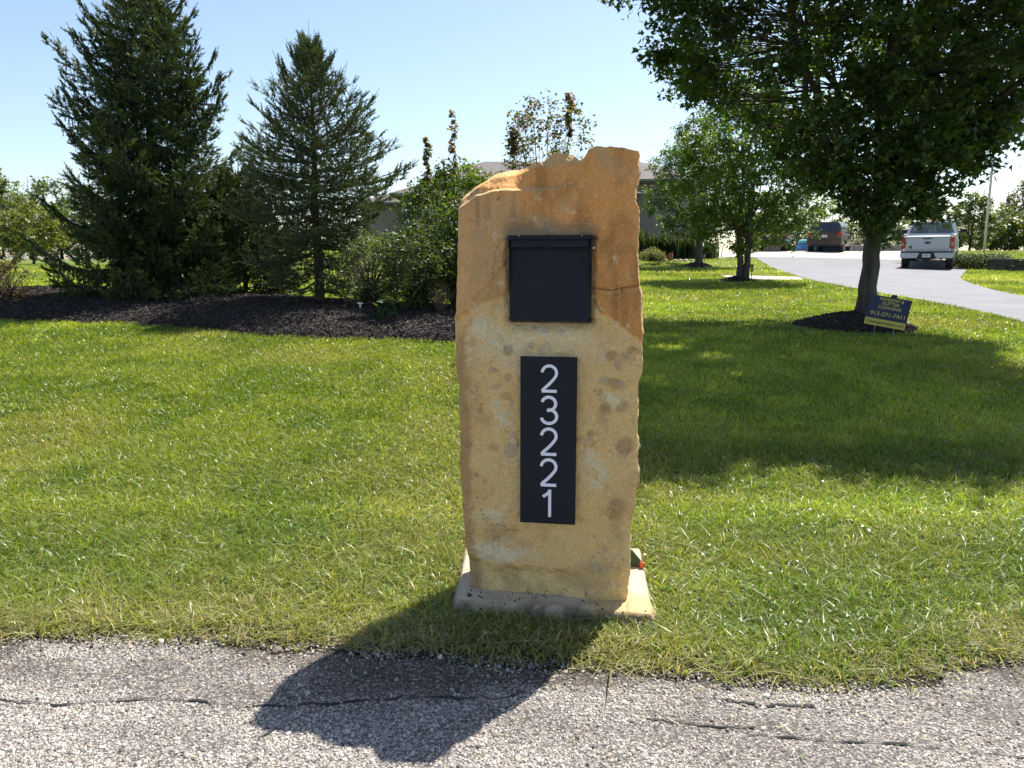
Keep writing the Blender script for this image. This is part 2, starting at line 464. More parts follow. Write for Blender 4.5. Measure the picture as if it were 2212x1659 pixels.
# ------------------------------------------------------------------ driveway, apron, walk
def surf(name, poly, m, dz=0.012, step=0.6, label='', cat=''):
    """flat-ish paved area draped on the terrain"""
    bm = bmesh.new()
    vs = [bm.verts.new((p[0], p[1], 0)) for p in poly]
    f = bm.faces.new(vs); bmesh.ops.triangulate(bm, faces=[f])
    x0 = min(p[0] for p in poly); x1 = max(p[0] for p in poly); y0 = min(p[1] for p in poly); y1 = max(p[1] for p in poly)
    k = x0 + step
    while k < x1:
        bmesh.ops.bisect_plane(bm, geom=bm.verts[:] + bm.edges[:] + bm.faces[:], plane_co=(k, 0, 0), plane_no=(1, 0, 0)); k += step
    k = y0 + step
    while k < y1:
        bmesh.ops.bisect_plane(bm, geom=bm.verts[:] + bm.edges[:] + bm.faces[:], plane_co=(0, k, 0), plane_no=(0, 1, 0)); k += step
    co = np.array([v.co[:] for v in bm.verts]); z = tz(co[:, 0], co[:, 1]) + dz
    for v, q in zip(bm.verts, z): v.co.z = q
    bmesh.ops.recalc_face_normals(bm, faces=bm.faces)
    o = bobj(name, bm, m, smooth=True)
    tag(o, label, cat, kind='structure'); return o
def gp(*pp): return [tuple(G(*p)[:2]) for p in pp]
lef = gp((1619, 556), (1645, 566), (1682, 583), (1727, 599), (1760, 608), (1852, 626), (1938, 641), (2090, 668), (2212, 699))
rig = gp((2212, 641), (2119, 622), (2081, 608), (2074, 600), (2081, 592), (2093, 582), (2054, 572))
def smooth_line(p, n=3):
    for _ in range(n):
        q = [p[0]]
        for a, b in zip(p, p[1:]): q += [(a[0] * .75 + b[0] * .25, a[1] * .75 + b[1] * .25), (a[0] * .25 + b[0] * .75, a[1] * .25 + b[1] * .75)]
        p = q + [p[-1]]
    return p
a_, b_ = lef[-1], rig[0]
B1 = lef[0]; B2 = tuple(G(2030, 566)[:2]); print('B', B1, B2)
DRIVE = smooth_line(lef, 2) + [(a_[0] + 5, a_[1] - 4.2), (24, 5.5), (26, 3.2), (32, 3.2), (31, 6), (b_[0] + 8, b_[1] - 4.0)] + smooth_line(rig, 2) + [B2]
APRON = [(B1[0] - 1.5, B1[1] + .15), (B1[0], B1[1] + .02), (B2[0], B2[1] + .02), (B2[0] + 1.6, B2[1] + .4), (B2[0] + 6, 51.5), (12, 52), (B1[0] + .3, 48), (B1[0] - 3, B1[1] + 3)]
WALK = gp((1558, 596), (1650, 597), (1722, 599), (1733, 602), (1735, 606), (1650, 606), (1572, 603))
PATH = [(8.0, B1[1] - 1.2), (B1[0] - 1.4, B1[1] - 1.4), (B1[0] - 1.55, B1[1] + .1), (6.6, B1[1] + .2)]
print('lef', lef); print('rig', rig)
asphalt = mat('driveway_asphalt', (0.172, 0.168, 0.176), 0.85, var=0.12, scale=1.1, bump=0.004, bscale=60)
conc = mat('pale_concrete', (0.42, 0.36, 0.29), 0.85, var=0.1, scale=1.5, bump=0.002)
surf('driveway', DRIVE, asphalt, 0.016, label='pale grey asphalt driveway curving up to the house', cat='driveway')
surf('concrete_apron', APRON, conc, 0.020, label='beige concrete parking apron beyond the asphalt', cat='concrete apron')
surf('concrete_walk', WALK, conc, 0.018, 0.4, label='narrow concrete walk beside the small multi-stem tree', cat='walkway')
surf('garden_path', PATH, conc, 0.022, label='thin concrete path edging the planting by the house', cat='path')

# ------------------------------------------------------------------ mulch beds
BEDF = gp((-260, 690), (-60, 693), (100, 697), (250, 701), (400, 712), (520, 723), (640, 731), (760, 735), (880, 741), (980, 744), (1080, 740))
BEDF.append((BEDF[-1][0] + 0.9, BEDF[-1][1] + 1.2))
bf = np.array(BEDF); print('bed', BEDF)
def bed_front(x): return np.interp(x, bf[:, 0], bf[:, 1]) + (fbm(x * 2.5, x * 0, 8, 3) - .5) * .35
def bed_depth(x): return np.interp(x, [bf[0, 0], -9, -3, bf[-1, 0] - .4, bf[-1, 0]], [6.5, 6.2, 5.0, 3.6, 0.2])
BED_X0, BED_X1 = bf[0, 0], bf[-1, 0]
def bed_z(x, y):
    t = (y - bed_front(x)) / np.maximum(bed_depth(x), .1)
    return tz(x, y) + 0.015 + 0.26 * np.sin(np.clip(t, 0, 1) * math.pi) ** 0.7 * np.clip(bed_depth(x) / 4, 0, 1) + (fbm(x * 3, y * 3, 2, 3) - .5) * .07 * sstep(0, .1, t)
mulch = mat('dark_mulch', (0.030, 0.022, 0.018), 0.95, var=0.5, scale=20, bump=0.02, bscale=30)
gx = np.linspace(BED_X0, BED_X1, 160); gt = np.linspace(0, 1, 40)
X = np.repeat(gx[None], 40, 0); Y = bed_front(gx)[None] + gt[:, None] * bed_depth(gx)[None]
V = np.stack([X.ravel(), Y.ravel(), bed_z(X.ravel(), Y.ravel())], 1)
i = np.arange(39)[:, None] * 160 + np.arange(159)[None]
bed = nmesh('mulch_bed', V, [np.stack([i, i + 1, i + 161, i + 160], -1).reshape(-1, 4)], mulch, smooth=True)
tag(bed, 'dark mulch bed under the spruces', 'mulch bed', kind='structure')
RINGS = []
for nm, (px, py), rx_, hh, lab in [('big', (1866, 716), 0.95, 0.26, 'mulch mound round the large maple trunk'), ('mid', (1598, 609), 0.60, 0.18, 'mulch mound round the multi-stem tree'), ('far', (1511, 576), 0.66, 0.17, 'mulch mound round the farthest lawn tree')]:
    c = G(px, py); RINGS.append((c.x, c.y + (.4 if nm == 'big' else .3), rx_, hh, lab))
    print('ring', nm, c)
def ring_z(x, y, r):
    q = np.hypot(x - r[0], y - r[1]) / (r[2] * (1 + .25 * (noise(x * 2.2, y * 2.2, 5) - .5)))
    return tz(x, y) - .03 + (r[3] + .03) * np.clip(1 - q, 0, 1) ** .65 + (noise(x * 8, y * 8) - .5) * .03
for r in RINGS:
    n_ = 46; a = np.linspace(0, 2 * np.pi, 48, endpoint=False); q = np.linspace(0, 1.15, 22)
    X = r[0] + r[2] * q[:, None] * np.cos(a)[None]; Y = r[1] + r[2] * q[:, None] * np.sin(a)[None]
    V = np.stack([X.ravel(), Y.ravel(), ring_z(X.ravel(), Y.ravel(), r)], 1)
    F = [(k * 48 + j, k * 48 + (j + 1) % 48, (k + 1) * 48 + (j + 1) % 48, (k + 1) * 48 + j) for k in range(21) for j in range(48)]
    o = nmesh('mulch_mound', V, [F], mulch, smooth=True); tag(o, lab, 'mulch mound', kind='structure')
def slivers(P, L, W, col, name, label):
    n = len(P); a = rng.uniform(0, 2 * np.pi, n); t = rng.uniform(-.5, .5, n)
    d = np.stack([np.cos(a) * np.cos(t), np.sin(a) * np.cos(t), np.sin(t)], 1); s = np.stack([-np.sin(a), np.cos(a), rng.uniform(-.6, .6, n)], 1)
    V = np.stack([P - d * L[:, None] / 2, P + s * W[:, None] / 2, P + d * L[:, None] / 2, P - s * W[:, None] / 2 + [0, 0, .004], P - [0, 0, .012]], 1).reshape(-1, 3)
    b = np.arange(n)[:, None] * 5
    F = np.concatenate([b + [0, 1, 2], b + [0, 2, 3], b + [0, 4, 1], b + [1, 4, 2]], 0)
    o = nmesh(name, V, [F], M['mulchchip'], col=np.repeat(col, 5, 0)); tag(o, label, 'mulch chips', kind='stuff')
n = 60000
x = rng.uniform(BED_X0, BED_X1, n); t = rng.random(n) ** 1.4; y = bed_front(x) + t * bed_depth(x) - .06
P = [np.stack([x, y, bed_z(x, y) + .008], 1)]
for r, k in zip(RINGS, (5000, 1500, 1200)):
    a = rng.uniform(0, 2 * np.pi, k); q = r[2] * np.sqrt(rng.random(k)) * 1.03; x = r[0] + q * np.cos(a); y = r[1] + q * np.sin(a)
    P.append(np.stack([x, y, ring_z(x, y, r) + .008], 1))
P = np.concatenate(P); n = len(P)
c = np.array([0.050, 0.039, 0.034]) * rng.uniform(.35, 1.5, (n, 1)); lt = rng.random(n) < .08; c[lt] = np.array([.15, .115, .09]) * rng.uniform(.6, 1.2, (lt.sum(), 1))
slivers(P, rng.uniform(.03, .09, n), rng.uniform(.008, .02, n), c, 'mulch_chips', 'dark shredded bark chips lying over the planting beds')

# ------------------------------------------------------------------ stone pillar
SLAB = [tuple(G(972, 1336)[:2]), tuple(G(1424, 1374)[:2])]
SLAB += [(0.71, 3.93), (-0.27, 3.98)]
Oz = 0.075
pl, pr = at(1015, 1281, 3.37), at(1355, 1296, 3.26)
YAW = math.atan2(pr.y - pl.y, pr.x - pl.x)
PO = Vector(((pl.x + pr.x) / 2, (pl.y + pr.y) / 2, 0))
ux = Vector((math.cos(YAW), math.sin(YAW), 0)); uy = Vector((-math.sin(YAW), math.cos(YAW), 0))
def S(px, py):
    d = ray(px, py); o = Vector((0, 0, CAM_H))
    t = (PO - o).dot(uy) / d.dot(uy); p = o + d * t
    return ((p - PO).dot(ux), p.z)
LE = [(1013, 1290), (1013, 1275), (1007, 1212), (1000, 1150), (996, 1066), (990, 1008), (994, 941), (988, 829), (982, 800), (981, 725), (981, 691), (988, 675), (989, 600), (991, 538), (991, 480), (992, 440)]
RE = [(1355, 1300), (1355, 1275), (1361, 1245), (1361, 1179), (1365, 1125), (1369, 1108), (1379, 1025), (1376, 950), (1378, 900), (1380, 829), (1387, 804), (1388, 757), (1386, 691), (1385, 641), (1382, 625), (1378, 585), (1376, 545), (1376, 532), (1381, 490), (1381, 469), (1378, 444), (1373, 432), (1371, 404), (1379, 388), (1380, 350), (1379, 326)]
TE = [(992, 440), (994, 429), (1003, 413), (1028, 399), (1044, 385), (1058, 372), (1100, 361), (1150, 354), (1169, 349), (1194, 332), (1205, 329), (1216, 329), (1238, 335), (1250, 344), (1258, 344), (1264, 335), (1272, 322), (1282, 317), (1297, 316), (1357, 322), (1379, 326)]
le = sorted([S(*p)[::-1] for p in LE]); re_ = sorted([S(*p)[::-1] for p in RE]); te = [S(*p) for p in TE]
lez, lex = [a for a, b in le], [b for a, b in le]; rez, rex = [a for a, b in re_], [b for a, b in re_]
tex, tez = [a for a, b in te], [b for a, b in te]
xl0, xr0 = tex[0], tex[-1]
TH = 0.30
def line(pts):
    q = sorted(S(*p) for p in pts); return [a for a, b in q], [b for a, b in q]
RID1 = line([(985, 458), (1010, 440), (1030, 425), (1060, 417), (1090, 412), (1150, 412), (1225, 408), (1245, 400), (1262, 380), (1275, 350), (1285, 312), (1400, 300)])
RID2 = line([(985, 440), (1030, 405), (1062, 382), (1110, 374), (1170, 360), (1180, 365), (1250, 362), (1262, 345), (1275, 318), (1400, 300)])
LEDGE = line([(975, 692), (1010, 672), (1053, 648), (1075, 642), (1100, 640), (1285, 655), (1300, 680), (1325, 692), (1360, 722), (1395, 740)])
DIAG = line([(975, 690), (1010, 668), (1040, 630), (1060, 612), (1085, 578), (1100, 560)])
CRK = line([(1280, 621), (1320, 626), (1350, 622), (1395, 618)])
LOW = line([(990, 1150), (1010, 1205), (1040, 1218), (1075, 1224), (1110, 1218), (1160, 1228), (1210, 1237), (1240, 1245), (1290, 1250), (1400, 1256)])
SHELLS = [(1150, 752, 30, 15, 30), (1178, 752, 16, 11, 25), (1322, 768, 9, 11, 0), (1352, 770, 12, 8, 20), (1098, 757, 10, 12, 0), (1062, 800, 11, 9, 0), (1098, 817, 10, 9, 0), (1071, 835, 12, 7, 10), (1093, 856, 12, 9, 10), (1107, 872, 6, 13, 0), (1037, 886, 7, 8, 0),
          (1305, 823, 18, 9, 0), (1305, 885, 14, 14, 0), (1268, 950, 24, 12, 10), (1278, 935, 16, 7, 0), (1340, 975, 30, 28, -20), (1352, 965, 18, 22, -20), (1110, 985, 20, 32, 20), (1068, 968, 12, 10, 0), (1103, 960, 14, 30, 0), (1328, 1100, 20, 26, -30), (1285, 1226, 12, 8, 0), (1328, 830, 14, 12, -30),
          (1340, 832, 16, 9, 0), (1082, 1150, 40, 20, 10), (1240, 822, 20, 8, 0), (1010, 1098, 20, 10, 0), (1286, 1210, 42, 30, 0), (1030, 1025, 5, 6, 0), (1046, 1036, 5, 8, 0), (1345, 880, 16, 9, 30), (1148, 745, 8, 8, 0), (1366, 757, 10, 8, 0), (1165, 860, 5, 5, 0), (1010, 962, 8, 7, 0), (1335, 790, 6, 9, 0)]
sh = [(*S(a, b), c / 508 * 1.0, d / 508 * 1.0, R(e)) for a, b, c, d, e in SHELLS]
PALE = [(1190, 712, 90, 20), (1230, 735, 60, 22), (1085, 725, 40, 40), (1330, 560, 8, 20), (1130, 740, 60, 26), (1085, 900, 26, 40), (1280, 1020, 34, 50), (1060, 1120, 50, 30), (1330, 860, 30, 26), (1045, 718, 30, 40), (1075, 752, 22, 20), (1030, 705, 26, 20), (1328, 700, 10, 8), (1350, 700, 6, 16), (1098, 760, 16, 16), (1010, 755, 12, 50), (1070, 1190, 60, 30), (1100, 1205, 40, 16), (1105, 540, 12, 6), (1365, 1180, 10, 30), (1060, 1180, 40, 26)]
pa = [(*S(a, b), c / 508, d / 508) for a, b, c, d in PALE]
def stone_field(x, z):
    """relief (metres towards the viewer) and colour of the front face"""
    h = (fbm(x * 5, z * 3.5, 1.5, 4) - .5) * 0.042 + (fbm(x * 22, z * 22, 7, 5) - .5) * 0.014
    tr_ = fbm(x * 3.1 + 2, z * 2.2 + 5, 50, 3) * 9; h += (np.abs(tr_ - np.floor(tr_) - .5) - .25) * .004
    wob = (fbm(x * 16, z * 16, 3, 4) - .5)
    up = np.array([0.70, 0.33, 0.10]); lo = np.array([0.88, 0.60, 0.245])
    m = sstep(-0.012, 0.012, z - np.interp(x, *LEDGE) + wob * .05)
    h += m * 0.014
    big = fbm(x * 3.2 + 4, z * 2.6, 2, 5)[:, None]; fine = fbm(x * 13, z * 9, 12, 5)[:, None]
    cu = up * (0.60 + .8 * big) * (0.52 + .96 * fine); cl = lo * (0.62 + .76 * big) * (0.50 + 1.0 * fine)
    cl = cl + (np.array([0.56, 0.33, 0.14]) - cl) * sstep(.50, .64, fbm(x * 6, z * 5 + 3, 21, 4))[:, None] * .55
    cu = cu + (np.array([0.62, 0.42, 0.20]) - cu) * sstep(.50, .62, fbm(x * 4 + 3, z * 4, 31, 4))[:, None] * .6
    c = cl + (cu - cl) * m[:, None]
    stk = fbm(x * 26, z * 3.5, 61, 4)[:, None]; c = c * (1 - .22 * sstep(.48, .66, stk) * m[:, None])
    vn = np.abs(fbm(x * 7, z * 6, 71, 5) - .5); vein = sstep(.012, .002, vn) * sstep(.45, .6, fbm(x * 3, z * 3, 72, 2)); c = c * (1 - .22 * vein[:, None]); h -= vein * .003
    pit = sstep(.69, .80, fbm(x * 62, z * 55, 81, 3)) * sstep(.45, .6, fbm(x * 4, z * 4, 82, 2)); c = c * (1 - .40 * pit[:, None]); h -= pit * .004
    sc_ = sstep(.64, .74, fbm(x * 30 + 7, z * 36, 91, 4)); c = c + (np.array([.80, .66, .44]) - c) * (sc_ * .45)[:, None]
    d = sstep(-0.006, 0.010, z - np.interp(x, *DIAG) + wob * .02) * sstep(xl0 + .24, xl0 + .2, x)
    h += d * 0.010
    bxm, bzm = S(1150, 735); cm = sstep(.30, .08, np.hypot((x - bxm) * .75, (z - bzm) * 1.5) + wob * .25) * (1 - m)
    c = c + (np.array([.90, .74, .44]) - c) * (cm * .55)[:, None]
    bxm, bzm = S(1090, 1195); cm = sstep(.17, .04, np.hypot((x - bxm) * .7, (z - bzm) * 2.2) + wob * .2)
    c = c + (np.array([.84, .72, .50]) - c) * (cm * .55)[:, None]
    # side bands of darker skin low on the pillar's left
    ed = sstep(.075, .03, x - np.interp(z, lez, lex) + wob * .05) * sstep(1.35, 1.2, z)
    c = c + (np.array([0.42, 0.235, 0.10]) - c) * ed[:, None] * .7; h -= ed * .012
    # upper facets set back
    r1 = sstep(0, 0.012, z - np.interp(x, *RID1) + wob * .014); q1 = np.clip(z - np.interp(x, *RID1), 0, .2)
    hump = sstep(S(1095, 340)[0], S(1168, 340)[0], x + wob * .05)
    h -= r1 * 0.016 + q1 * (.9 - .86 * hump)
    r2 = sstep(0, 0.02, z - np.interp(x, *RID2) + wob * .03); q2 = np.clip(z - np.interp(x, *RID2), 0, .2)
    h -= q2 * (1.4 - 1.32 * hump) - r2 * (fbm(x * 30, z * 30, 8, 4) - .5) * .035; h += r1 * (fbm(x * 9, z * 14, 18, 4) - .5) * .03
    c = c + (np.array([0.60, 0.42, 0.20]) - c) * (r2 * .75)[:, None]
    rim = np.exp(-((z - np.interp(x, *RID1) - .004) / .006) ** 2) * sstep(xr0 - .28, xr0 - .34, x)
    c = c + (np.array([0.66, 0.48, 0.26]) - c) * (rim * .5)[:, None]
    # horizontal crack at the right
    k = np.exp(-((z - np.interp(x, *CRK) + wob * .02) / .0035) ** 2) * (x > CRK[0][0])
    h -= k * .010; c = c * (1 - .35 * k[:, None])
    # chipped lower-left edge
    lw = sstep(.02, -.03, z - np.interp(x, *LOW) + wob * .07); h -= lw * .028 * sstep(xl0 + .62, xl0 + .35, x)
    c = c * (1 - lw[:, None] * np.array([.12, .08, .0]))
    for sx, sz, ax, az in pa:
        q = np.hypot((x - sx) / ax, (z - sz) / az) + wob * 1.6
        k = sstep(1.15, .5, q) * sstep(.36, .62, fbm(x * 34, z * 34, 2, 4))
        c = c + (np.array([0.82, 0.68, 0.42]) - c) * (k * .8)[:, None]; h += k * .003
    for i, (sx, sz, ax, az, an) in enumerate(sh):
        dx = x - sx; dz_ = z - sz; u = (dx * math.cos(an) + dz_ * math.sin(an)) / ax; v = (-dx * math.sin(an) + dz_ * math.cos(an)) / az
        q = np.hypot(u, v) + wob * 1.1 + (fbm(x * 60, z * 60, i, 2) - .5) * .5; k = sstep(1.1, .7, q); s_ = 1 if i % 3 else -1
        rg = np.sin(np.clip(q + v * .35, 0, 2) * (14 if ax > .03 else 9))
        h += s_ * .006 * k * (1 - q * .5) + rg * k * .0016
        tone = [np.array([0.36, 0.22, 0.11]), np.array([0.55, 0.43, 0.28]), np.array([0.44, 0.27, 0.13]), np.array([0.50, 0.38, 0.27])][i % 4]
        f = k * (.26 if ax > .04 else .55) * (1 + .25 * rg)
        c = c + (tone - c) * f[:, None]; ol = np.exp(-((q - 1.02) / .10) ** 2); c = c * (1 - .10 * ol[:, None]); h -= ol * .002
    # sockets chiselled round the box
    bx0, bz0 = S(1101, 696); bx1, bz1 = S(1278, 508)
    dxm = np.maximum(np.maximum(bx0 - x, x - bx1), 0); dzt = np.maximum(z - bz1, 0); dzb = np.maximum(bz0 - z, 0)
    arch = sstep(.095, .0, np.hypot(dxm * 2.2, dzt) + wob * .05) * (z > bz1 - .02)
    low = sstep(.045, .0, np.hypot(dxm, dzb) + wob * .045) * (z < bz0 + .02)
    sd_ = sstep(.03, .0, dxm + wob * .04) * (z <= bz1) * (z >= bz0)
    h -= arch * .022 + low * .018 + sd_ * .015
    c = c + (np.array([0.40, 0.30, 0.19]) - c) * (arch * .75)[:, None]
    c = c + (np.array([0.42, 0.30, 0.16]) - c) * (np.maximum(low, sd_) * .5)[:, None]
    return h, np.clip(c * np.minimum(1, .80 / c.max(1))[:, None], .02, .8)
def side_tint(p):
    b = fbm(p[:, 0] * 4 + p[:, 1] * 5, p[:, 2] * 4, 5, 5)[:, None]
    return np.array([0.52, 0.34, 0.15]) * (.65 + .7 * b)
def build_pillar():
    pill = thing('stone_pillar', (PO.x, PO.y, 0), 'tall rough tan sandstone slab standing upright on a pale base', 'stone pillar', YAW)
    NX, NZ, ND = 300, 620, 70
    s = np.linspace(0, 1, NX); t = np.linspace(0, 1, NZ)
    nomx = xl0 + s * (xr0 - xl0)
    topz = np.interp(nomx, tex, tez) + (fbm(nomx * 40, nomx * 0, 1, 3) - .5) * .012
    botz = Oz + 0.002
    def border(zz):
        w1 = (fbm(zz * 26, zz * 0 + 1, 3, 4) - .5) * .010
        w2 = (fbm(zz * 26, zz * 0 + 8, 3, 4) - .5) * .012
        return np.interp(zz, lez, lex) + w1, np.interp(zz, rez, rex) + w2
    Zg = botz + t[:, None] * (topz[None] - botz)
    Lx, Rx = border(Zg.ravel()); Lx = Lx.reshape(Zg.shape); Rx = Rx.reshape(Zg.shape)
    Xg = Lx + s[None] * (Rx - Lx)
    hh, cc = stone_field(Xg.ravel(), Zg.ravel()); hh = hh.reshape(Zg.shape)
    # worn rounding along the left and right arris
    el = np.minimum(Xg - Lx, Rx - Xg)
    hh = hh - 0.010 * np.exp(-el / .008)
    Yf = -hh
    def grid(P, C, nm_flip=False):
        a, b = P.shape[:2]; i = np.arange(a - 1)[:, None] * b + np.arange(b - 1)[None]
        F = np.stack([i, i + 1, i + b + 1, i + b], -1).reshape(-1, 4)
        return P.reshape(-1, 3), (F[:, ::-1] if nm_flip else F), C
    parts = []
    front = np.stack([Xg, Yf, Zg], -1); parts.append(grid(front, cc))
    rb = (fbm(Xg.ravel() * 4, Zg.ravel() * 4, 40, 4).reshape(Zg.shape) - .5) * .09
    back = np.stack([Xg, TH + rb, Zg], -1); parts.append(grid(back, side_tint(back.reshape(-1, 3)), True))
    dt = np.linspace(0, 1, ND)
    def band(A, B, flip, out, amp):
        P = A[:, None] * (1 - dt[None, :, None]) + B[:, None] * dt[None, :, None]
        n_ = (fbm(P[..., 1].ravel() * 14 + 3, (P[..., 2] + P[..., 0]).ravel() * 12, 6, 4).reshape(P.shape[:2]) - .5) * amp * np.sin(dt * math.pi)[None] ** .5
        P = P + n_[..., None] * np.array(out)
        return grid(P, side_tint(P.reshape(-1, 3)), flip)
    parts.append(band(front[:, 0], back[:, 0], True, (1, 0, 0), .04))
    parts.append(band(front[:, -1], back[:, -1], False, (1, 0, 0), .04))
    parts.append(band(front[-1], back[-1], False, (0, 0, 1), .035))
    V = []; F = []; C = []; k = 0
    for v, f, c in parts: V.append(v); F.append(f + k); C.append(c); k += len(v)
    nmesh('slab', np.concatenate(V), F, M['stone'], pill, col=np.concatenate(C), smooth=True)
    return pill
pillar = build_pillar()

def build_base():
    c = np.mean(np.array(SLAB), 0)
    r = thing('base_slab', (c[0], c[1], 0), 'low cream limestone slab under the upright pillar', 'base slab')
    n_ = 90
    corners = [np.array(p) - c for p in SLAB]
    u = np.linspace(0, 1, n_); U, W = np.meshgrid(u, u)
    P = ((1 - U) * (1 - W))[..., None] * corners[0] + (U * (1 - W))[..., None] * corners[1] + (U * W)[..., None] * corners[2] + ((1 - U) * W)[..., None] * corners[3]
    ed = np.minimum(np.minimum(U, 1 - U), np.minimum(W, 1 - W))
    wob = (fbm((P[..., 0] * 9).ravel(), (P[..., 1] * 9).ravel(), 3, 4).reshape(U.shape) - .5)
    rim = sstep(.0, .035, ed + wob * .01)
    P = P + (np.stack([U - .5, W - .5], -1)) * (wob * .10)[..., None] * (ed < .02)[..., None]
    Z = -0.03 + (Oz + .032 + wob * .008) * rim ** .5
    V = np.concatenate([P, Z[..., None]], -1).reshape(-1, 3)
    i = np.arange(n_ - 1)[:, None] * n_ + np.arange(n_ - 1)[None]
    F = np.stack([i, i + 1, i + n_ + 1, i + n_], -1).reshape(-1, 4)
    b = fbm(V[:, 0] * 6, V[:, 1] * 6, 4, 5)[:, None]; g = fbm(V[:, 0] * 3 + 5, V[:, 1] * 3, 9, 4)[:, None]
    C = np.array([0.54, 0.45, 0.31]) * (.8 + .4 * b); C = C + (np.array([.58, .38, .14]) - C) * sstep(.5, .65, g) * .7
    soil = sstep(.42, .6, fbm(V[:, 0] * 14, V[:, 1] * 20, 44, 4)) * sstep(.22, .0, W.ravel() + .15 * g[:, 0]) + sstep(.06, .0, ed.ravel()) * .5
    C = C + (np.array([.12, .085, .055]) - C) * np.clip(soil, 0, .8)[:, None]
    nmesh('slab', V, [F], M['stone'], r, col=np.clip(C, 0, .85), smooth=True)
build_base()
# crumbs of soil on the base slab
n = 420
x = rng.uniform(-.25, .68, n); y = 3.10 + rng.random(n) ** 1.3 * .26 - x * .10
P = np.stack([x, y, np.full(n, Oz + .004)], 1); s_ = rng.gamma(1.3, .0022, n) + .001; kk = noise(x * 16, y * 22, 3) > .60; P = P[kk]; s_ = s_[kk]; n = len(s_)
V, F = pebbles(P, s_, rng.uniform(0, 6, n), .8)
o = nmesh('soil_crumbs', V, [F], M['chip'], col=np.repeat(np.array([.05, .035, .025]) * rng.uniform(.5, 1.6, (n, 1)), 8, 0))
tag(o, 'dark crumbs of soil scattered on the cream base slab', 'soil crumbs', kind='stuff')

# ------------------------------------------------------------------ mailbox set in the stone
def build_mailbox():
    x0, z0 = S(1102, 693); x1, z1 = S(1280, 512); x1b, _ = S(1273, 694)
    cx = (x0 + x1) / 2; wd = x1 - x0; hz = z1 - z0
    base = PO + ux * cx + Vector((0, 0, z0)) - uy * 0.0
    t = thing('mailbox', base, 'square black metal mailbox set into the upper stone pillar', 'mailbox', YAW)
    bm = bmesh.new()                                 # body with side walls deeper at the top
    W = wd / 2; th = 0.003
    for sgn in (-1, 1):
        extrude_poly(bm, [(0.12, 0), (-0.012, 0), (-0.045, hz), (0.12, hz)], 'x', sgn * W - (th if sgn > 0 else 0), sgn * W + (0 if sgn > 0 else th))
    box(bm, (0, 0.05, 0.002), (wd - 2 * th, 0.12, 0.003))
    box(bm, (0, 0.11, hz / 2), (wd - 2 * th, 0.01, hz - .01))
    bobj('body', bm, M['black'], t)
    bm = bmesh.new(); box(bm, (0, 0.036, hz + .0025), (wd + .004, 0.17, 0.004), .001)
    box(bm, (0, -0.0485, hz - .004), (wd + .004, 0.003, 0.012), .001)
    bobj('lid', bm, M['black'], t)
    bm = bmesh.new(); box(bm, (-.003, -0.016, hz * .475), (wd - .009, 0.004, hz * .94), .0015, Matrix.Rotation(R(-4), 3, 'X'))
    door = bobj('door', bm, M['black'], t)
    bm = bmesh.new(); box(bm, (-.003, -0.036, hz * .932), (wd - .024, 0.004, hz * .105), .0018, Matrix.Rotation(R(-5), 3, 'X'))
    bobj('mail_flap', bm, M['black'], t)
    bm = bmesh.new(); cyl(bm, (W, -0.02, hz * .875), (W + .010, -0.02, hz * .875), .005); box(bm, (W + .010, -.02, hz * .875), (.006, .012, .012), .002)
    bobj('latch', bm, mat('bright_steel', (.55, .55, .56), .3, 1.0), t)
    for s_ in (-.38, .38):
        bm = bmesh.new(); cyl(bm, (s_ * wd, -.03, hz + .004), (s_ * wd, -.03, hz + .007), .004, n=10)
        bobj('screw_head', bm, mat('screw_steel', (.7, .7, .7), .3, 1.0), t)
build_mailbox()

def digit_polys(ch):
    """stroke centre line in a 0..0.62 x 0..1 cell"""
    P = []
    if ch == '2':
        for a in np.linspace(R(175), R(-38), 22): P.append((.31 + .255 * math.cos(a), .695 + .255 * math.sin(a)))
        P += [(.42, .42), (.27, .26), (.12, .13), (.055, .048)]; P = [P, [(.045, .048), (.58, .048)]]
    elif ch == '3':
        a1 = [(.30 + .235 * math.cos(a), .725 + .227 * math.sin(a)) for a in np.linspace(R(165), R(-90), 20)]
        a1 = a1 + [(.24, .498)]
        a2 = [(.24, .498), (.30, .503)] + [(.31 + .262 * math.cos(a), .285 + .24 * math.sin(a)) for a in np.linspace(R(80), R(-168), 22)]
        P = [a1, a2]
    elif ch == '1':
        P = [[(.36, 0), (.36, 1)], [(.36, .96), (.27, .84), (.12, .74)]]
    return P
def stroke(bm, pts, wd, y0, y1, sx, ox, oz):
    pts = [Vector((p[0] * sx + ox, p[1] * sx + oz)) for p in pts]; n = len(pts); L = []; Rr = []
    for i, p in enumerate(pts):
        d = (pts[min(i + 1, n - 1)] - pts[max(i - 1, 0)]).normalized(); q = Vector((-d.y, d.x)) * wd / 2
        L.append(p + q); Rr.append(p - q)
    for i in range(n - 1):
        vs = [bm.verts.new((a.x, y, a.y)) for y in (y0, y1) for a in (L[i], L[i + 1], Rr[i + 1], Rr[i])]
        for f in ((0, 1, 2, 3), (7, 6, 5, 4), (0, 4, 5, 1), (2, 6, 7, 3), (1, 5, 6, 2), (3, 7, 4, 0)): bm.faces.new([vs[k] for k in f])
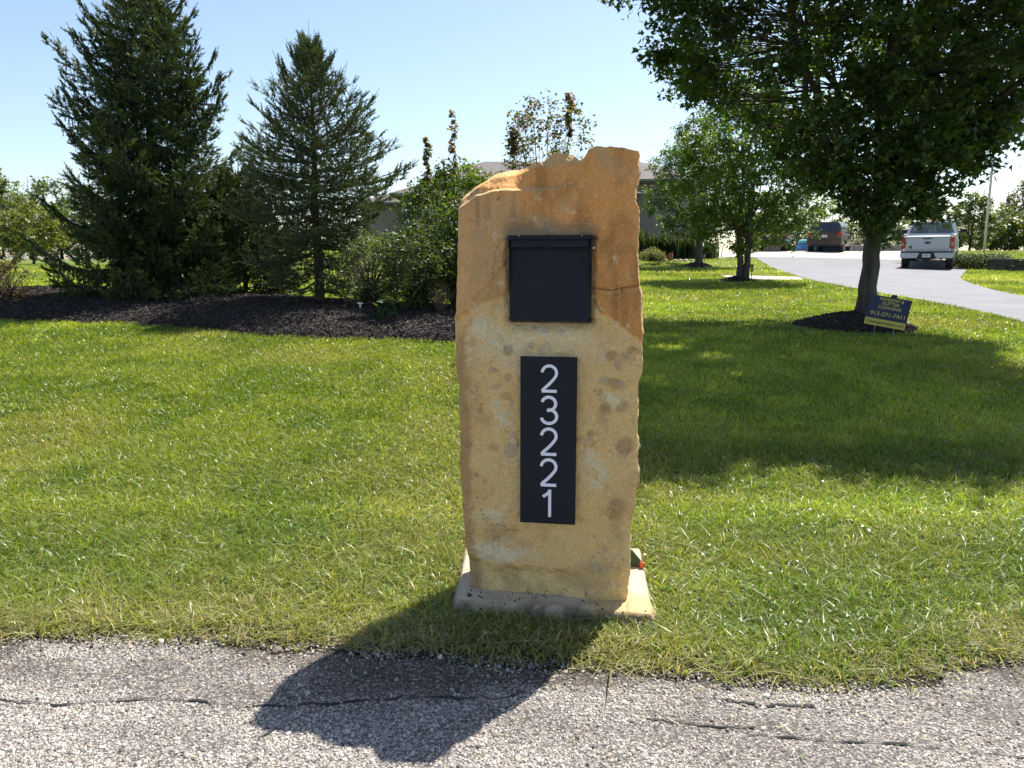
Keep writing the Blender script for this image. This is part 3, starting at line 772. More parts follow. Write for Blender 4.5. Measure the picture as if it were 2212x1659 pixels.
def build_plate():
    x0, z0 = S(1124, 1123); x1, z1 = S(1250, 770); xa, _ = S(1128, 770); xb, _ = S(1242, 1124)
    base = PO + ux * (x0 + x1) / 2 + Vector((0, 0, z0)) - uy * 0.018
    t = thing('number_plate', base, 'tall narrow black house number plate reading 23221 on the stone', 'number plate', YAW)
    wd = ((x1 - xa) + (xb - x0)) / 2; hz = z1 - z0
    bm = bmesh.new(); box(bm, (0, -.008, hz / 2), (wd, .010, hz), .001)
    bobj('plate', bm, M['black'], t)
    for a in (-1, 1):
        for b in (.06, .94):
            bm = bmesh.new(); cyl(bm, (a * wd * .4, .03, hz * b), (a * wd * .4, -.004, hz * b), .008)
            bobj('standoff', bm, mat('standoff_steel', (.3, .3, .3), .4, 1.0), t)
    cells = [('2', 785, 845), ('3', 852, 914), ('2', 920, 980), ('2', 986, 1046), ('1', 1053, 1111)]
    for ch, a, b in cells:
        xc, za = S(1188 - (a - 785) * .008, b); _, zb = S(1188, a); hgt = zb - za
        lx = xc - (x0 + x1) / 2
        bm = bmesh.new()
        for k, p in enumerate(digit_polys(ch)):
            stroke(bm, p, .104 * hgt, -.0175 - .0004 * k, -.0132, hgt, lx - .31 * hgt, za - z0)
        bobj('digit', bm, M['acrylic'], t)
build_plate()

def build_sheet():
    p = Vector((0.60, 3.66, Oz + .004))
    t = thing('folded_sheet', p, 'dark green ribbed sheet corner with orange clips poking out behind the pillar', 'plastic sheet', R(-14))
    bm = bmesh.new()
    extrude_poly(bm, [(-.25, 0), (.075, 0.0), (.055, .022), (.0, .085), (-.25, .10)], 'y', 0, .008)
    for k in range(6):
        box(bm, (-.06 + k * .017, -.002, .03), (.003, .006, .055), 0)
    bobj('ribbed_sheet', bm, mat('dark_green_plastic', (.035, .08, .045), .5), t)
    for x_, z_ in ((.052, .016), (-.022, .012)):
        bm = bmesh.new(); box(bm, (x_, -.008, z_), (.022, .016, .028), .003, Matrix.Rotation(R(0), 3, 'Y')); box(bm, (x_ - .003, -.01, z_ + .014), (.006, .008, .014), .002)
        bobj('clip', bm, mat('orange_plastic', (.75, .12, .03), .4), t)
build_sheet()

# small rock at the road edge
def rock(px, py, s, label):
    p = G(px, py); bm = bmesh.new(); bmesh.ops.create_icosphere(bm, subdivisions=3, radius=s)
    for v in bm.verts:
        k = 1 + .55 * (float(noise(v.co.x / s * 1.3 + px, v.co.y / s * 1.3, v.co.z / s * 1.3)) - .5); v.co *= k; v.co.z *= .8
    o = bobj('rock', bm, mat('rock_brown', (.16, .12, .09), .85, var=.4, scale=60, bump=.002), None, True); o.location = (p.x, p.y, p.z + s * .45)
    tag(o, label, 'rock')
rock(598, 1418, .021, 'small brown rock at the grassy road edge left of the pillar')

# ------------------------------------------------------------------ foliage generators
LEAF3 = (np.array([(0, 0), (.50, .28), (.17, .48), (0, 1), (-.17, .48), (-.50, .28)]), [(0, 1, 2), (0, 2, 3), (0, 3, 4), (0, 4, 5)])
LEAFO = (np.array([(0, 0), (.26, .4), (0, 1), (-.26, .4)]), [(0, 1, 2), (0, 2, 3)])
def rvec(n):
    v = rng.normal(size=(n, 3)); return v / np.linalg.norm(v, axis=1)[:, None]
def leaves(name, P, size, col, m, parent, shape=LEAF3, droop=0.35, fold=.25, hflat=0.4):
    n = len(P); d = rvec(n); d[:, 2] = d[:, 2] * .6 - droop; d /= np.linalg.norm(d, axis=1)[:, None]
    nn = rvec(n); nn[:, 2] = np.abs(nn[:, 2]) + hflat
    s = np.cross(d, nn); s /= np.linalg.norm(s, axis=1)[:, None] + 1e-9; nn = np.cross(s, d)
    T, F = shape; k = len(T)
    V = P[:, None] + (T[None, :, 0, None] * s[:, None] + T[None, :, 1, None] * d[:, None] + (np.abs(T[:, 0]) * fold)[None, :, None] * nn[:, None]) * size[:, None, None]
    F = (np.array(F)[None] + (np.arange(n) * k)[:, None, None]).reshape(-1, 3)
    return nmesh(name, V.reshape(-1, 3), [F], m, parent, col=np.repeat(col, k, 0))
def leaf_col(n, base, spread=.35, yel=.08, yc=(.16, .17, .03)):
    c = np.array(base) * rng.uniform(1 - spread, 1 + spread, (n, 1)) * rng.uniform(.9, 1.1, (n, 3))
    k = rng.random(n) < yel; c[k] = np.array(yc) * rng.uniform(.7, 1.2, (k.sum(), 1)); return c

def decid(name, base, H, prof, label, cat='tree', leafn=20000, lsize=.09, base_col=(.055, .085, .02), tips=500, trunk_r=.18, fork=1.2, stems=1, group=None, bark='bark', lean=(0, 0), shape=LEAF3, nlimb=9, gap=0.0, yel=.08, seed=1, asym=None, trunk_flare=1.35, droop=.35, cluster=.34, off=(0, 0), sq=1.0):
    """prof: list of (height, radius). limbs reach to tips spread through the crown volume"""
    random.seed(seed)
    t = thing(name, base, label, cat, 0, group)
    ph = [p[0] for p in prof]; pr_ = [p[1] for p in prof]
    tb = Tubes(); nodes = []
    def rad(h, az):
        k_ = 1 if not asym or h < asym[2] else 1 - asym[1] * max(0, math.cos(az - asym[0]))
        return k_ * float(np.interp(h, ph, pr_)) * (1 + .26 * (float(noise(math.cos(az) * 2.3 + seed, math.sin(az) * 2.3, h * .7 + seed)) - .5) * 2)
    for s in range(stems):
        a0 = 6.28 * s / stems + .5
        sp = .0 if stems == 1 else trunk_r * 1.1
        p = Vector((sp * math.cos(a0), sp * math.sin(a0), -.1)); pts = [p.copy()]; rr = [trunk_r * trunk_flare]
        k = 8
        for i in range(1, k + 1):
            h = fork * i / k
            q = Vector((sp * math.cos(a0) * (1 + i * .12) + lean[0] * h + .015 * math.sin(i * 1.9 + seed), sp * math.sin(a0) * (1 + i * .12) + lean[1] * h, h))
            pts.append(q); rr.append(trunk_r * (1 + (trunk_flare - 1) * math.exp(-i * .9)) * (1 - .1 * i / k))
        tb.add(pts, rr, 14 if stems == 1 else 9)
        top = pts[-1]
        for j in range(nlimb):
            az = 6.28 * (j + random.random() * .6) / nlimb + s
            ht = random.uniform(.45, .95) * H if j else H * .97
            rt_ = rad(ht, az) * random.uniform(.5, .85) if j else .1
            tgt = Vector((math.cos(az) * rt_ + off[0], math.sin(az) * rt_ * sq + off[1], ht))
            st = top - Vector((0, 0, random.random() * fork * .12)); L = []
            k = 12
            for i in range(k + 1):
                u = i / k
                m_ = st.lerp(tgt, u); bow = math.sin(u * math.pi) * .13 * (tgt - st).length
                m_ += Vector((math.cos(az), math.sin(az), -.3)) * bow * (.8 if j else 0) + Vector((random.uniform(-1, 1), random.uniform(-1, 1), random.uniform(-1, 1))) * .03 * H * .12 * i
                L.append(m_)
            r0 = trunk_r * (.44 if j else .6) / (1 if stems == 1 else 1.3)
            tb.add(L, [max(.006, r0 * (1 - i / k) ** .9 + .006) for i in range(k + 1)], 7)
            nodes += [(L[i], r0 * (1 - i / k)) for i in range(2, k + 1)]
    NP = np.array([list(n_[0]) for n_ in nodes]); NR = np.array([n_[1] for n_ in nodes])
    tp = []
    hmin, hmax = ph[0], ph[-1]
    while len(tp) < tips:
        h = random.uniform(hmin, hmax); az = random.random() * 6.283; r = rad(h, az)
        if random.random() > (r / max(pr_)) ** 1.2: continue
        q = math.sqrt(random.uniform(.08, 1)) if random.random() < .6 else random.uniform(.82, 1.03)
        p = (math.cos(az) * r * q + off[0], math.sin(az) * r * q * sq + off[1], h)
        if gap and float(noise(p[0] * 1.1 + seed * 3, p[1] * 1.1, p[2] * 1.1)) < gap: continue
        tp.append(p)
    tp = np.array(tp)
    for p in tp:
        d = np.linalg.norm(NP - p, axis=1) + np.maximum(0, NP[:, 2] - p[2]) * 1.2; i = int(np.argmin(d))
        a = Vector(NP[i]); b = Vector(p); mid = a.lerp(b, .55) + Vector((0, 0, -.06 * (b - a).length)); r0 = min(.02, max(.006, NR[i] * .4))
        tb.add([a, mid, b], [r0, r0 * .6, .003], 4)
    tb.build('trunk', M[bark], t)
    per = leafn // tips
    cs = cluster * (H / 9) ** .5
    C0 = np.repeat(tp, per, 0); n = len(C0)
    # twiggy clusters: short random rays from each tip, leaves strung along them
    nt = 6; dirs = rvec(len(tp) * nt).reshape(len(tp), nt, 3); dirs[..., 2] = dirs[..., 2] * .7 + .1
    w_ = rng.integers(0, nt, n); D = dirs[np.repeat(np.arange(len(tp)), per), w_]
    P = C0 + D * (rng.random((n, 1)) ** .7) * cs * rng.uniform(.7, 1.5, (n, 1)) + rng.normal(0, .045 * (lsize / .09), (n, 3))
    bright = rng.uniform(.75, 1.25, len(tp))
    c = leaf_col(n, base_col, .3, yel) * np.repeat(bright, per)[:, None]
    leaves('crown', P, lsize * rng.uniform(.65, 1.2, n), c, M['leaf'], t, shape, droop)
    return t

def brush_mesh(name, P0, D, L, W, col, m, parent, step=.028, per=4):
    """needle-clad shoots: spikes of needles along each shoot"""
    cnt = np.maximum(2, (L / step).astype(int)); idx = np.repeat(np.arange(len(L)), cnt)
    first = np.cumsum(cnt) - cnt; k = np.arange(len(idx)) - first[idx]
    tt = (k + .3) / cnt[idx]
    idx = np.repeat(idx, per); tt = np.repeat(tt, per); n = len(idx)
    d = D[idx]; q = rvec(n); q = q - d * (q * d).sum(1)[:, None]; q /= np.linalg.norm(q, axis=1)[:, None] + 1e-9
    b = P0[idx] + d * (L[idx] * tt)[:, None]
    w_ = W[idx] * (1.05 - .55 * tt)
    tip = b + (q * .8 + d * .85) * (w_ * rng.uniform(.7, 1.25, n))[:, None]
    s = np.cross(d, q); hw = (.0060 + w_ * .12)[:, None]
    V = np.stack([b - d * hw * 1.6 , b + d * hw * 1.6 + s * hw * .3, tip], 1).reshape(-1, 3)
    F = np.arange(n * 3).reshape(-1, 3)
    return nmesh(name, V, [F], m, parent, col=np.repeat(col[idx] * rng.uniform(.8, 1.2, (n, 1)), 3, 0))

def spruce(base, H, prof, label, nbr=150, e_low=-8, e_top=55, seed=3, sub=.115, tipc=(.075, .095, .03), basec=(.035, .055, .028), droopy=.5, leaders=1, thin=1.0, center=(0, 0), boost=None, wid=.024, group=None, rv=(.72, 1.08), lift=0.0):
    random.seed(seed)
    t = thing('spruce_tree', base, label, 'spruce tree', 0, group)
    ph = [p[0] for p in prof]; pr_ = [p[1] for p in prof]
    tb = Tubes()
    tb.add([(0.02 * math.sin(i), 0, H * i / 12 - (.1 if i == 0 else 0)) for i in range(13)], [.13 * H / 6.5 * (1 - i / 12.4) + .006 for i in range(13)], 8)
    P0 = []; DD = []; LL = []; CC = []; WW = []
    def shoot(p, d, L, c, w_=wid):
        P0.append(tuple(p)); DD.append(tuple(d.normalized())); LL.append(L); CC.append(c); WW.append(w_)
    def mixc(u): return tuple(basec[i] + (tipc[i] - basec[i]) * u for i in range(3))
    for b in range(nbr):
        f = (b + random.random() * .8) / nbr; hh = H * (.03 + .95 * f ** .92)
        az = b * 2.39996 + random.uniform(-.3, .3)
        r = float(np.interp(hh, ph, pr_)) * random.uniform(*rv)
        if boost:
            for (ba, bh, bw, bl) in boost:
                da = (az - ba + math.pi) % (2 * math.pi) - math.pi
                if abs(da) < .5 and abs(hh - bh) < bw: r *= bl
        el = R(e_low + (e_top - e_low) * f ** 1.5) + random.uniform(-.12, .12)
        out = Vector((math.cos(az), math.sin(az), 0)); side = Vector((-math.sin(az), math.cos(az), 0))
        k = max(5, int(r / .16)); pts = []
        p0 = Vector((0, 0, hh - r * math.tan(el) * .55))
        if p0.z < .08: p0.z = .08 + random.random() * .2
        for i in range(k + 1):
            u = i / k
            curve = -.22 * math.sin(u * math.pi) * droopy * r + .30 * u ** 3 * r * .5
            pts.append(p0 + out * r * u + Vector((0, 0, r * math.tan(el) * u + curve)) + side * .05 * math.sin(u * 5 + b))
        for p in pts: p.z = max(p.z, .05)
        tb.add(pts, [max(.004, .022 * (r / 2) * (1 - i / k) + .004) for i in range(k + 1)], 5)
        dtip = (pts[-1] - pts[-2]).normalized()
        shoot(pts[-1] - dtip * .05, (dtip + Vector((0, 0, .35))), random.uniform(.16, .30) * (1.3 if f > .6 else 1), mixc(.7), wid * .8)
        for z_ in range(4):
            e = (dtip + side * random.uniform(-.7, .7) + Vector((0, 0, random.uniform(-.1, .6)))).normalized()
            shoot(pts[-1] - dtip * random.uniform(.02, .2), e, random.uniform(.14, .26), mixc(random.uniform(.7, 1.1)), wid * 1.05)
        for i in range(1, k):
            a, c_ = pts[i], pts[i + 1]; u = i / k; dirb = (c_ - a).normalized()
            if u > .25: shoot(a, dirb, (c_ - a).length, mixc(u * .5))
            m_ = 1 if thin < .8 and random.random() > thin else 2
            for s_ in (-1, 1):
                for q in range(m_):
                    st = a.lerp(c_, random.random()); ln = (r * (1 - u) * .55 + .16) * random.uniform(.6, 1.1) * (.55 + .45 * min(1, r)); ln = min(ln, .8)
                    d = (dirb * .75 + side * s_ * .9 + Vector((0, 0, random.uniform(-.35, .2) + lift))).normalized()
                    ns = max(1, int(ln / .13)); pp = st
                    for z_ in range(ns):
                        d2 = (d + Vector((0, 0, -.13 * droopy * z_ + .05))).normalized(); seg = ln / ns
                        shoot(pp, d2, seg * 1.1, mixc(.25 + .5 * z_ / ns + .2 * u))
                        nx_ = pp + d2 * seg
                        for s2 in (-1, 1):
                            if random.random() < .75 * thin:
                                e = (d2 * .8 + dirb * s2 * .7 + Vector((0, 0, random.uniform(-.4, .25) - .25 * droopy + lift))).normalized()
                                shoot(pp.lerp(nx_, random.random()), e, random.uniform(.07, .17), mixc(random.uniform(.3, .8)))
                        if random.random() < droopy * .75:
                            shoot(pp, Vector((random.uniform(-.25, .25), random.uniform(-.25, .25), -1)), random.uniform(.10, .26), mixc(random.uniform(.0, .4)))
                        pp = nx_
                    for z_ in range(3):
                        e = (d * .7 + side * random.uniform(-.6, .6) + Vector((0, 0, random.uniform(-.1, .55) + lift))).normalized()
                        shoot(pp - d * .03, e, random.uniform(.11, .21), mixc(random.uniform(.7, 1.2)), wid * 1.2)
    for L_ in range(leaders):
        a = random.random() * 6.28; sp = .0 if L_ == 0 else random.uniform(.1, .3)
        p = Vector((0, 0, H * (.96 if L_ == 0 else .93)))
        d = Vector((math.cos(a) * sp, math.sin(a) * sp, 1)).normalized()
        shoot(p, d, .5 if L_ == 0 else .34, mixc(.7), wid * .75)
    tb.build('trunk', M['bark2'], t)
    A = lambda q: np.array(q)
    P0 = A(P0); n = len(P0); print('spruce shoots', n)
    P0[:, 2] = np.maximum(P0[:, 2], .03)
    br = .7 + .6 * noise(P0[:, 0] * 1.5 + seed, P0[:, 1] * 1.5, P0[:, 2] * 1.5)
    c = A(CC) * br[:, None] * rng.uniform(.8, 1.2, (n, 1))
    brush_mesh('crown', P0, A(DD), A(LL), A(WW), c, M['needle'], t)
    return t

# ------------------------------------------------------------------ trees on the lawn
def bz1(x, y): return float(bed_z(np.array([x]), np.array([y]))[0])
r0 = RINGS[0]; B = at(1868, 690, r0[1]); bx_ = B.x
decid('maple_tree', (bx_, r0[1], float(ring_z(np.array([bx_]), np.array([r0[1]]), r0)[0]) - .05), 10.2,
      [(1.3, .25), (1.6, .55), (1.9, 1.0), (2.2, 1.45), (2.6, 1.95), (3.0, 2.6), (3.7, 3.2), (5.0, 3.5), (6.5, 3.35), (8.0, 2.7), (9.3, 1.8), (10.2, .3)],
      'large dark-leaved maple with a thick trunk behind the yard sign', leafn=128000, lsize=.105, base_col=(.062, .108, .030), tips=1250, trunk_r=.138, fork=1.28, lean=(.035, 0), nlimb=11, yel=.04, seed=5, asym=(-.1, .40, 1.9), trunk_flare=1.55, cluster=.36, off=(.08, -.6), gap=.335)
r1 = RINGS[1]; B = at(1605, 600, r1[1])
decid('young_tree', (B.x, r1[1], tz1(B.x, r1[1]) + .12), 5.9,
      [(.75, .3), (1.0, 1.2), (1.6, 1.85), (2.6, 2.15), (3.8, 2.0), (4.8, 1.4), (5.6, .7), (6.0, .2)],
      'multi-stem green tree on the lawn between the farther tree and the maple', leafn=26000, lsize=.115, base_col=(.085, .145, .025), tips=420, trunk_r=.10, fork=1.3, stems=4, nlimb=5, yel=.10, seed=9, cluster=.4)
r2 = RINGS[2]; B = at(1509, 575, r2[1])
decid('young_tree', (B.x, r2[1], tz1(B.x, r2[1]) + .1), 6.0,
      [(1.1, .3), (1.4, 1.3), (2.2, 2.2), (3.2, 2.3), (4.2, 1.9), (5.2, 1.3), (5.8, .8), (6.3, .3)],
      'farthest lawn tree, single stem, in front of the house corner', leafn=19000, lsize=.11, base_col=(.075, .125, .035), tips=330, trunk_r=.15, fork=1.6, nlimb=8, gap=.34, yel=.06, seed=12, cluster=.42, off=(-.3, 0))

def gz(px, Y):
    x = (px - CXP) / FP * Y / math.cos(PITCH) * .985
    return x
def base_at(px, Y, bed_=True):
    x = (px - CXP) / FP * (Y * math.cos(PITCH) + .12)
    return (x, Y, (bz1(x, Y) if bed_ else tz1(x, Y)) - .03)
spruce(base_at(350, 15.9), 6.3, [(0, 2.2), (.6, 2.2), (1.2, 2.0), (2.0, 1.8), (3.0, 1.65), (4.2, 1.55), (5.0, 1.25), (5.5, .8), (6.0, .4), (6.4, .15)],
       'tallest dense dark spruce, cut by the top of the photo', nbr=125, seed=4, e_low=-12, e_top=34, droopy=1.0, leaders=7, boost=[(3.14, 2.2, .4, 1.45), (3.14, 4.1, .5, 1.1), (0, 1.8, .5, 1.15)], wid=.036, tipc=(.11, .145, .042), basec=(.035, .058, .03), rv=(.5, 1.12))
spruce(base_at(690, 14.5), 4.65, [(0, 1.35), (.4, 1.35), (1.0, 1.2), (1.7, 1.4), (2.4, 1.55), (3.0, 1.15), (3.5, .7), (4.0, .36), (4.3, .2), (4.6, .06)],
       'smaller spruce with upswept bare-tipped branches, right of the tall one', nbr=112, seed=8, e_low=-18, e_top=60, droopy=.25, leaders=2, thin=.7, wid=.028, tipc=(.14, .17, .07), basec=(.045, .065, .035), rv=(.45, 1.3), lift=.12)
spruce(base_at(-150, 15.2), 3.4, [(0, 1.4), (.8, 1.55), (1.6, 1.5), (2.4, 1.1), (3.1, .5), (3.6, .1)], 'spruce mostly cut off by the left edge of the photo', nbr=60, seed=15, e_low=0, e_top=50, droopy=.6, wid=.036, tipc=(.12, .15, .05))
# low spruce boughs in front of the gap between the two
spruce(base_at(530, 16.6), 2.4, [(0, 1.0), (.5, 1.1), (1.2, 1.0), (1.8, .7), (2.2, .4), (2.4, .2)], 'low young spruce filling the gap between the tall and smaller spruces', nbr=60, seed=23, e_low=5, e_top=50, droopy=.5, thin=.9, wid=.034, tipc=(.11, .14, .045))

# ------------------------------------------------------------------ shrubs in the bed
def shrub(name, base, H, prof, label, cat='shrub', leafn=6000, lsize=.06, col=(.06, .09, .02), tips=160, yel=.1, shape=LEAFO, seed=1, cluster=.25, blooms=None, spikes=None, stems=6, droop=.1, group=None, yc=(.16, .17, .03), gap=0, bark='bark2'):
    random.seed(seed)
    t = thing(name, base, label, cat, 0, group)
    ph = [p[0] for p in prof]; pr_ = [p[1] for p in prof]; tb = Tubes(); tp = []
    while len(tp) < tips:
        h = random.uniform(ph[0], ph[-1]); az = random.random() * 6.283
        r = float(np.interp(h, ph, pr_)) * (1 + .3 * (float(noise(math.cos(az) * 2 + seed, math.sin(az) * 2, h * 1.5)) - .5) * 2)
        if random.random() > (r / max(pr_)): continue
        q = math.sqrt(random.uniform(.1, 1)); p = (math.cos(az) * r * q, math.sin(az) * r * q, h)
        if gap and float(noise(p[0] * 2.2 + seed * 3, p[1] * 2.2, p[2] * 2.2)) < gap: continue
        tp.append(p)
    sp = []
    if spikes:
        for (x_, y_, h0, h1) in spikes:
            for k in range(9): sp.append((x_ + .03 * math.sin(k * 1.3), y_, h0 + (h1 - h0) * k / 8))
            tb.add([(x_ * .4, y_ * .4, h0 * .3), (x_, y_, h0), (x_ + .04, y_, h1)], [.012, .008, .003], 4)
    for p in tp:
        a = random.random() * 6.28; b = Vector((math.cos(a) * .1, math.sin(a) * .1, 0)); P_ = Vector(p)
        mid = Vector((p[0] * .45, p[1] * .45, p[2] * .6)); tb.add([b, mid, P_], [.010, .006, .002], 4)
    tb.build('stems', M[bark], t)
    tp_ = np.array(tp + sp); per = max(1, leafn // len(tp_)); C0 = np.repeat(tp_, per, 0); n = len(C0)
    sc = np.repeat(np.array([1.0] * len(tp) + list(rng.uniform(.15, .55, len(sp)))), per)[:, None]
    P = C0 + rvec(n) * (rng.random((n, 1)) ** .6) * cluster * sc
    P[:, 2] = np.maximum(P[:, 2], .02)
    c = leaf_col(n, col, .35, yel, yc) * np.repeat(rng.uniform(.75, 1.25, len(tp_)), per)[:, None]
    if sp:
        k = np.repeat(np.arange(len(tp_)) >= len(tp), per) & (rng.random(n) < .75); c[k] = np.array([.24, .15, .08]) * rng.uniform(.6, 1.5, (k.sum(), 1))
    leaves('foliage', P, lsize * rng.uniform(.6, 1.25, n), c, M['leaf'], t, shape, droop)
    if blooms:
        cnt, bc, bs = blooms
        for q in random.sample(tp, min(cnt, len(tp))):
            k = 40; u = rng.random(k); d = rvec(1)[0]; d[2] = abs(d[2]); PP = np.array(q) * np.array([1.04, 1.04, 1.0]) + d * (u[:, None] * bs * 2.2) + rvec(k) * bs * .38 * (1.1 - u[:, None])
            leaves('bloom', PP, np.full(k, bs * .42), np.array(bc) * rng.uniform(.8, 1.2, (k, 1)), M['leaf'], t, LEAFO)
    return t
shrub('tall_shrub', base_at(990, 14.2), 2.7, [(.2, .4), (.7, .75), (1.2, 1.1), (1.9, 1.0), (2.2, .65), (2.5, .3)], 'leafy bright green tall shrub left of the stone pillar with browned upright sprigs',
      leafn=15000, lsize=.068, col=(.10, .15, .028), tips=330, seed=3, cluster=.2, shape=LEAF3, yel=.12, spikes=[(-.52, -.1, 2.3, 2.95), (-.06, 0, 2.4, 3.4)], gap=.3)
shrub('tall_shrub', base_at(1175, 14.0), 3.7, [(.2, .4), (.8, .9), (1.6, 1.1), (2.4, .95), (3.0, .8), (3.5, .72), (3.8, .35)], 'tall shrub behind the stone pillar, browned tips showing above its top',
      leafn=9000, lsize=.07, col=(.075, .09, .028), tips=190, seed=6, cluster=.2, shape=LEAF3, yel=.35, yc=(.22, .12, .07), gap=.36, spikes=[(-.55, 0, 2.9, 3.3), (.42, 0, 3.2, 3.85)])
shrub('butterfly_bush', base_at(905, 12.9), 1.3, [(.1, .35), (.4, .62), (.8, .72), (1.1, .6), (1.35, .25)], 'butterfly bush with pale purple blooms left of the stone pillar', leafn=6500, lsize=.07, col=(.075, .105, .045), tips=170, seed=8, cluster=.17, blooms=(11, (.36, .27, .62), .045), gap=.3, spikes=None)
shrub('butterfly_bush', base_at(800, 13.6), 1.1, [(.1, .4), (.4, .7), (.8, .65), (1.0, .4), (1.3, .12)], 'sparse silvery bush with a few purple blooms, below the smaller spruce', leafn=5200, lsize=.05, col=(.15, .18, .10), tips=150, seed=18, cluster=.17, blooms=(5, (.36, .27, .62), .04), gap=.34)
shrub('dry_shrub', base_at(22, 15.2), .75, [(.05, .35), (.3, .6), (.6, .35), (.8, .1)], 'withered brown low shrub at the left edge of the mulch', leafn=1500, lsize=.05, col=(.15, .085, .05), tips=80, yel=.2, seed=28, cluster=.16)
shrub('weed_tuft', base_at(832, 11.9), .36, [(.02, .05), (.12, .15), (.3, .1)], 'broad-leaved green weed in the mulch below the butterfly bush', cat='weed', leafn=130, lsize=.12, col=(.05, .10, .04), tips=16, seed=31, cluster=.08)
def dry_grass(px, Y, label):
    b = base_at(px, Y); t = thing('dry_grass_clump', b, label, 'dry grass'); tb = Tubes(); random.seed(5)
    for i in range(60):
        a = random.random() * 6.28; s = random.uniform(.05, .3); h = random.uniform(.25, .5)
        tb.add([(0.02 * math.cos(a), .02 * math.sin(a), 0), (s * .5 * math.cos(a), s * .5 * math.sin(a), h * .7), (s * math.cos(a), s * math.sin(a), h)], [.004, .003, .0015], 3)
    tb.build('stalks', mat('dry_stalk', (.16, .11, .07), .8), t)
dry_grass(950, 12.4, 'clump of dry brown stalks beside the stone pillar')

# ------------------------------------------------------------------ distant trees and bushes
def far_tree(px, Y, H, Rr, label, col, n=5000, ls=.35, group='far trees beyond the fields', seed=0, low=.18, name='distant_tree'):
    x, y, z = base_at(px, Y, False)
    decid(name, (x, y, z), H, [(H * low, Rr * .5), (H * .3, Rr * .9), (H * .5, Rr), (H * .75, Rr * .75), (H * .93, Rr * .35), (H, .1)], label, 'tree', leafn=n, lsize=ls, base_col=col, tips=max(60, n // 40), trunk_r=H * .02, fork=H * .22, nlimb=5, group=group, seed=seed, cluster=.55 * (ls / .3), gap=.25, yel=.15)
far_tree(75, 52, 4.2, 2.3, 'round yellow-green tree in the field left of the tall spruce', (.16, .17, .05), 6500, .2, None, 3)
far_tree(-10, 70, 8.5, 3.5, 'pale feathery tree at the left edge above the spruce', (.13, .15, .07), 4500, .28, None, 4)
random.seed(77)
spec = [(-240, 120, 12, 7), (-120, 125, 13, 8), (10, 118, 9, 6), (70, 130, 14, 7.5), (135, 128, 12.5, 7), (190, 122, 10, 6), (250, 130, 9.5, 6), (330, 128, 8, 6), (420, 135, 8, 7), (500, 130, 6.5, 6), (585, 150, 6, 6), (690, 150, 6, 6), (770, 150, 6, 6)]
wh = ['at the far left beyond the frame edge', 'just left of the frame edge', 'behind the pale tree', 'tallest of the wood line left of the tall spruce', 'right beside the tallest wood-line tree', 'seen through the left boughs of the tall spruce', 'behind the tall spruce trunk', 'behind the right side of the tall spruce', 'in the gap right of the tall spruce', 'behind the low spruce', 'left of the smaller spruce trunk', 'behind the smaller spruce', 'right of the smaller spruce']
for i, ((px, Y, H_, r_), s_) in enumerate(zip(spec, wh)):
    far_tree(px, Y, H_, r_, 'hazy dark green distant tree ' + s_, (.075, .105, .06), 2600, .6, 'distant wood line on the left', 40 + i, low=.04)
# beyond the parking apron and to the right
specR = [(1655, 62, 5.0, 3.0, 'bushy tree behind the parked dark car'), (1722, 66, 6.2, 3.4, 'grey-green tree behind the blue pool'), (1790, 64, 4.4, 3.2, 'tree behind the brown suv'), (1865, 66, 4.6, 3.0, 'tree behind the maple trunk'), (1935, 64, 5.0, 3.0, 'tree behind the white truck, left side'),
         (2005, 60, 3.6, 2.6, 'low tree behind the white truck cab'), (2090, 50, 3.7, 1.5, 'leafy upright bush left of the flagpole'), (2142, 56, 3.4, 2.4, 'bright bush behind the flagpole foot'), (2178, 54, 3.1, 2.2, 'pale green bush right of the flagpole'), (2214, 56, 5.2, 1.9, 'taller brownish bush at the right edge'), (2268, 52, 3.6, 2.6, 'bush beyond the right edge')]
for i, (px, Y, H_, r_, lab) in enumerate(specR):
    x, y, z = base_at(px, Y, False)
    far_tree(px, Y, H_, r_, lab, (.115, .14, .05) if i != 9 else (.14, .11, .06), 4200, .19, 'bushes beyond the driveway', 70 + i, low=.06, name='wild_bush')

# hedge by the truck
def hedge():
    a, b = G(2062, 573), G(2166, 574); a = Vector((a.x, 33.0, 0)); 
    pa_, pb_ = at(2058, 570, 33.5), at(2168, 570, 33.8)
    c = (pa_ + pb_) / 2; L = (pb_ - pa_).length
    t = thing('hedge', (c.x, c.y, tz1(c.x, c.y)), 'low clipped glossy hedge between the truck and the flagpole', 'hedge', math.atan2(pb_.y - pa_.y, pb_.x - pa_.x))
    n = 9000; P = np.stack([rng.uniform(-L / 2, L / 2, n), rng.uniform(-.6, .6, n), rng.random(n) ** .7 * .62], 1)
    P[:, 2] *= 1 + .25 * (noise(P[:, 0] * 3, P[:, 1] * 3) - .5); P[:, 1] *= 1 - .3 * (P[:, 2] > .5)
    leaves('foliage', P, rng.uniform(.05, .09, n), leaf_col(n, (.05, .08, .025), .35, .08), M['leaf'], t, LEAFO)
    tb = Tubes()
    for i in range(24): x_ = -L / 2 + L * i / 24; tb.add([(x_, 0, -.05), (x_ + .1, .1, .5)], [.02, .008], 4)
    tb.build('stems', M['bark2'], t)
hedge()

